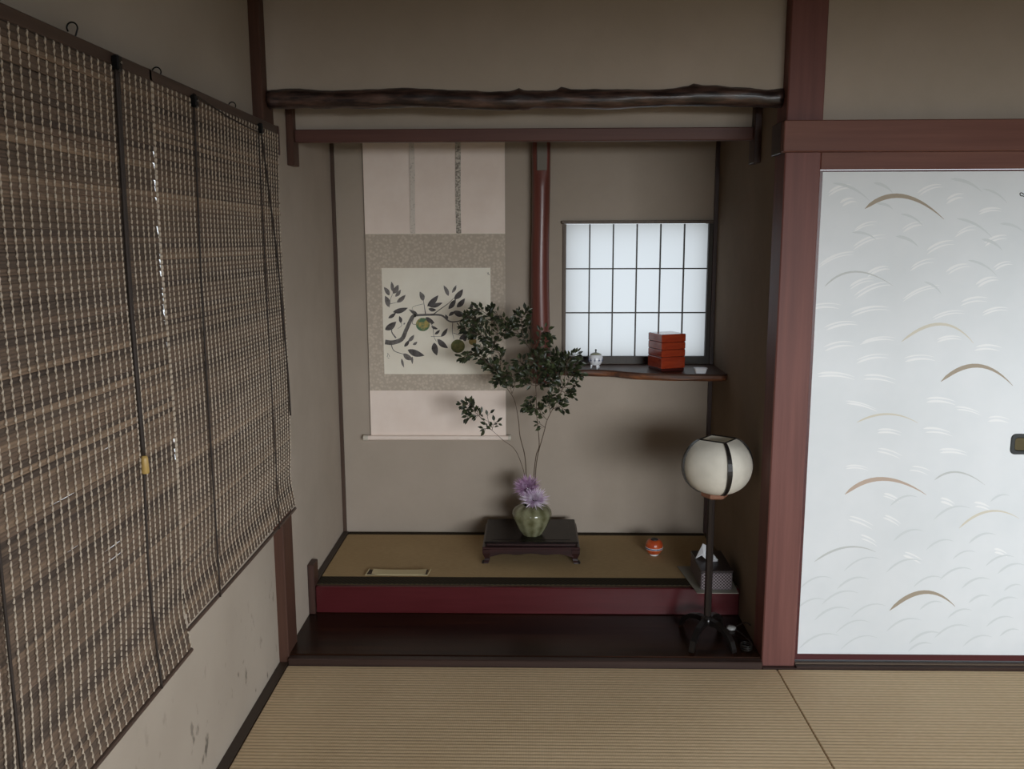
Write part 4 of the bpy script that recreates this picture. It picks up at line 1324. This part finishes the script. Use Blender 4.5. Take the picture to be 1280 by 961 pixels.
for k in range(4):
    b_ = MB()
    nu, nv = 12, 16
    vs_ = [gp(k + .0001 + .9998 * i / nu, j / nv) for j in range(nv + 1) for i in range(nu + 1)]
    fs_ = [(j * (nu + 1) + i, j * (nu + 1) + i + 1, (j + 1) * (nu + 1) + i + 1, (j + 1) * (nu + 1) + i) for j in range(nv) for i in range(nu)]
    b_.add(vs_, fs_).build('shade_panel', RICE, lamp, True)
    # rib strip along the joint
    b_ = MB()
    nv = 18
    vs_ = []
    for j in range(nv + 1):
        v = j / nv
        p = gp(k, v, .0016)
        rad_ = (p - Vector((GX, LY, p.z))).normalized()
        tan = Vector((-rad_.y, rad_.x, 0))
        hw = .0092 - .003 * abs(2 * v - 1)
        vs_ += [p - tan * hw, p + tan * hw, p + tan * hw + rad_ * .006, p - tan * hw + rad_ * .006]
    fs_ = [(0, 1, 2, 3), tuple(nv * 4 + q for q in (3, 2, 1, 0))]
    for j in range(nv):
        for q in range(4):
            fs_.append((j * 4 + q, j * 4 + 4 + q, j * 4 + 4 + (q + 1) % 4, j * 4 + (q + 1) % 4))
    b_.add(vs_, fs_).build('shade_rib', LBK, lamp)
    MB().tube([gp(k, 1, .001) + Vector((0, 0, .001)), gp(k + .99999, 1, .001) + Vector((0, 0, .001))], .0028, 6).build('top_rim', LBK, lamp)
MB().lathe((GX, LY, GZ - .075), [(.014, -.03), (.016, 0), (.03, .035), (.034, .06), (.026, .085), (.0, .095)], 16).build('bulb', new_mat('frosted_bulb', rgb(226, 222, 210), .3), lamp, True)
# cord with its oval switch
CRD = new_mat('cord_dark', rgb(34, 32, 30), .4)
sw = Vector((1.712, .270, .0305))
pts = [(LX + .015, LY, LZ + .07), (1.66, .24, .045), (1.69, .255, .036), (sw.x, sw.y, .0345), (1.735, .262, .05), (1.758, .235, .075), (1.7685, .20, .08)]
MB().tube(catmull(pts, 6), .0022, 6).build('cord', CRD, lamp, True)
b_ = MB()
for i in range(46):
    a = i * .42
    b_.v.append(Vector((0, 0, 0)))
coil = [Vector((1.728 + .020 * math.cos(i * .42), .092 + .026 * math.sin(i * .42), .0335 + .0005 * i)) for i in range(46)]
b_ = MB().tube(coil + [Vector((1.745, .15, .05)), Vector((1.735, .22, .04)), Vector((sw.x + .01, sw.y - .005, .036))], .0022, 6)
b_.build('cord_coil', CRD, lamp, True)
MB().lathe(sw, [(.014, 0), (.019, .003), (.019, .009), (.013, .014), (.0, .015)], 20).build('switch', new_mat('pale_switch', rgb(170, 170, 168), .35), lamp, True)

# ------------------------------------------------------------------ bamboo blinds
SLAT = new_mat('bamboo_slat', rgb(104, 88, 72), .6, .3)
nt = SLAT.node_tree
oi = nt.nodes.new('ShaderNodeObjectInfo')
cr = nt.nodes.new('ShaderNodeValToRGB')
cr.color_ramp.elements[0].position = 0; cr.color_ramp.elements[1].position = 1
cr.color_ramp.elements[0].color = rgb(75, 64, 57); cr.color_ramp.elements[1].color = rgb(140, 119, 99)
for ps, cc in ((.2, rgb(93, 80, 70)), (.6, rgb(105, 89, 76)), (.88, rgb(114, 96, 82))):
    q = cr.color_ramp.elements.new(ps); q.color = cc
tcn = nt.nodes.new('ShaderNodeTexCoord'); mp = nt.nodes.new('ShaderNodeMapping'); mp.inputs['Scale'].default_value = (300, 5, 300)
nz = nt.nodes.new('ShaderNodeTexNoise'); nz.inputs['Scale'].default_value = 1; nz.inputs['Detail'].default_value = 4
mx = nt.nodes.new('ShaderNodeMix'); mx.data_type = 'RGBA'; mx.blend_type = 'MULTIPLY'; mx.inputs['Factor'].default_value = 1
c2 = nt.nodes.new('ShaderNodeValToRGB'); c2.color_ramp.elements[0].position = .3; c2.color_ramp.elements[1].position = .7
c2.color_ramp.elements[0].color = (.6, .6, .6, 1); c2.color_ramp.elements[1].color = (1.15, 1.12, 1.1, 1)
lk = nt.links.new
lk(oi.outputs['Random'], cr.inputs['Fac']); lk(tcn.outputs['Object'], mp.inputs['Vector']); lk(mp.outputs['Vector'], nz.inputs['Vector']); lk(nz.outputs['Fac'], c2.inputs['Fac'])
lk(cr.outputs['Color'], mx.inputs['A']); lk(c2.outputs['Color'], mx.inputs['B']); lk(mx.outputs['Result'], nt.nodes['Principled BSDF'].inputs['Base Color'])
CORD = new_mat('pale_twine', rgb(184, 170, 152), .8)
LIFT = new_mat('dark_lift_cord', rgb(44, 34, 28), .7)
HEAD = wood('blind_headrail', rgb(62, 48, 40), rgb(84, 66, 56), 'Y', .5)
XBL, PITCHZ = .040, .0130
BR = random.Random(5)


def bx(z, zb, zt):
    """how far the hanging blind stands off, curling out near its foot"""
    u_ = (z - zb)
    return XBL + .003 * math.sin(z * 7) + .010 * math.exp(-(u_ / .07) ** 2) - .004 * math.exp(-((u_ - .12) / .06) ** 2)


def make_blind(y0, y1, zt, zb, label, seam, lifts, name='bamboo_blind'):
    bl = thing(name, (XBL, (y0 + y1) / 2, zb), label, 'blind', 'bamboo blinds on the left wall')
    n = int((zt - zb) / PITCHZ)
    W = y1 - y0
    yc = (y0 + y1) / 2
    datas = []
    for var in range(9):
        b_ = MB()
        sg = 6
        vs_ = []
        hz = PITCHZ * 1.20 / 2
        for i in range(sg + 1):
            t = i / sg
            y = -W / 2 + W * t
            hh = hz - (.0021 if var >= 7 and i in (2 + var % 3,) else 0)
            ox = .0016 * math.sin(t * 6 + var * 1.7)
            oz = .0009 * math.sin(t * 5 + var * 2.3)
            vs_ += [(.0006 + ox, y, -hh + oz), (.0022 + ox, y, -hh + .001 + oz), (.0012 + ox, y, hh * .5 + oz), (-.0018 + ox, y, hh + oz)]
        fs_ = [(3, 2, 1, 0), tuple(sg * 4 + k for k in range(4))]
        for i in range(sg):
            for k in range(4):
                fs_.append((i * 4 + k, i * 4 + (k + 1) % 4, i * 4 + 4 + (k + 1) % 4, i * 4 + 4 + k))
        ob = MB().add(vs_, fs_).build('slat', SLAT, bl, origin=(0, 0, 0))
        datas.append(ob)
    for k in range(n):
        z = zt - PITCHZ * (k + .5)
        leak = (.90 < z < 1.20 and BR.random() < .5)
        var = BR.choice((7, 8)) if leak else BR.randrange(7)
        sh_ = BR.uniform(-.0012, .0012) + seam(z)
        x = bx(z, zb, zt)
        loc = Vector((x, yc + sh_, z))
        src = datas[var]
        if ABS[src.name].length < 1e-6:
            place(src, loc, bl)
        else:
            inst(src, loc, bl)
    for d in datas:
        if ABS[d.name].length < 1e-6:
            bpy.data.objects.remove(d)
    # twined warp cords, one mesh shared
    b_ = MB()
    pts, rad = [], []
    for k in range(n):
        z = zt - PITCHZ * (k + .5)
        x = bx(z, zb, zt)
        pts += [Vector((x + .0016, .0030, z + PITCHZ * .46)), Vector((x + .0044, -.0006, z + PITCHZ * .14)), Vector((x + .0046, -.0028, z - PITCHZ * .16))]
        rad += [.0010, .0018, .0022]
    b_.tube(pts, rad, 5)
    nc = max(2, int(W / .0272))
    step = (W - .012) / (nc - 1)
    first = None
    for k in range(nc):
        y = y0 + .006 + step * k
        off = Vector((0, y + BR.uniform(-.002, .002), 0))
        if first is None:
            first = b_.build('warp_cord', CORD, bl, origin=(0, 0, 0))
            place(first, off, bl)
        else:
            inst(first, off, bl)
    # head rail and foot rod
    MB().box((XBL - .022, y0 - .004, zt + .0005), (XBL + .004, y1 + .004, zt + .026), .002).build('head_rail', HEAD, bl)
    xf = bx(zb, zb, zt)
    MB().tube([(xf, y0 - .003, zb - .006), (xf + .001, (y0 + y1) / 2, zb - .007), (xf, y1 + .003, zb - .006)], .0055, 8).build('foot_rod', HEAD, bl)
    for pts_, r_ in lifts:
        q = [Vector((bx(z, zb, zt) + .0075 + r_ * .5, y, z)) for y, z in pts_]
        MB().tube(catmull(q, 10), r_, 6).build('lift_cord', LIFT, bl, True)
    return bl


def seamA(z):
    return -.0040 - (.0035 if 1.38 < z < 1.78 else 0) - (.0045 if .99 < z < 1.09 else 0)


def seamB(z):
    return .0045 * (1 if (1.38 < z < 1.78 or .99 < z < 1.09) else .2) + (.005 if 1.48 < z < 1.51 else 0)


bA = make_blind(-1.96, -.978, 1.928, .548, 'bamboo blind that hangs lower, with the thick cord and wooden toggle', seamA,
                [([(-1.170, 1.925), (-1.172, 1.50), (-1.176, 1.10)], .0042), ([(-1.160, 1.925), (-1.164, 1.50), (-1.170, 1.09)], .0036), ([(-1.176, 1.06), (-1.178, .80), (-1.176, .545)], .0028),
                 ([(-1.700, 1.925), (-1.712, 1.20), (-1.722, .545)], .0028)])
bB = make_blind(-.984, .030, 1.928, .606, 'bamboo blind with the shorter drop, its edge against the corner post', seamB,
                [([(-.742, 1.912), (-.760, 1.36), (-.777, .600)], .0026), ([(-.205, 1.912), (-.195, 1.30), (-.20, .600)], .0022),
                 ([(-.178, 1.912), (-.10, 1.70), (-.042, 1.49), (-.004, 1.15), (.018, .95)], .0030), ([(-.74, 1.938), (-.48, 1.915), (-.21, 1.905)], .0020)])
# toggle on the pull cord
TOG = new_mat('pale_wood_toggle', rgb(176, 146, 84), .4)
tp = Vector((bx(1.075, .548, 1.928) + .012, -1.176, 1.058))
MB().lathe(tp, [(.0075, 0), (.0085, .003), (.0075, .034), (.006, .040)], 14).build('cord_toggle', TOG, bA, True)
# right end bracket
MB().box((XBL - .022, .0345, 1.858), (XBL + .006, .052, 1.955), .002).build('end_bracket', DWZ, bB)
# pulleys
PUL = new_mat('black_iron', rgb(26, 25, 25), .35, .5, 0, .6)
PIN = new_mat('bright_pin', rgb(200, 200, 200), .25, .5, 0, 1)
for parent, y, z in ((bA, -1.165, 1.930), (bB, -.740, 1.918), (bB, -.185, 1.918)):
    b_ = MB().box((XBL + .0045, y - .010, z - .014), (XBL + .020, y + .010, z + .018), .003)
    pu = b_.build('pulley', PUL, parent)
    MB().tube([(XBL + .0201, y, z + .003), (XBL + .0225, y, z + .003)], .0035, 8).build('pin', PIN, pu)
# screw hooks in the wall
for i, (y, z, lb) in enumerate(((-1.208, 1.962, 'screw hook above the pulley of the thick pull cord'), (-.805, 1.950, 'screw hook above the middle of the shorter-drop blind'), (-.249, 1.950, 'screw hook beside the corner post above the blind'))):
    b_ = MB()
    x = -.012
    pts = [Vector((x, y, z)), Vector((x, y, z + .010)), Vector((x + .004, y, z + .016))]
    for k in range(9):
        a = -.6 + k * .55
        pts.append(Vector((x + .011 * math.cos(a) - .002, y, z + .030 + .011 * math.sin(a))))
    b_.tube(catmull(pts, 3), .0018, 6)
    b_.tube([(XL + .001, y, z + .002), (x, y, z + .002)], .0018, 6)
    tag(b_.build('screw_hook', PUL, None, True), lb, 'hook', 'hooks above the blinds')
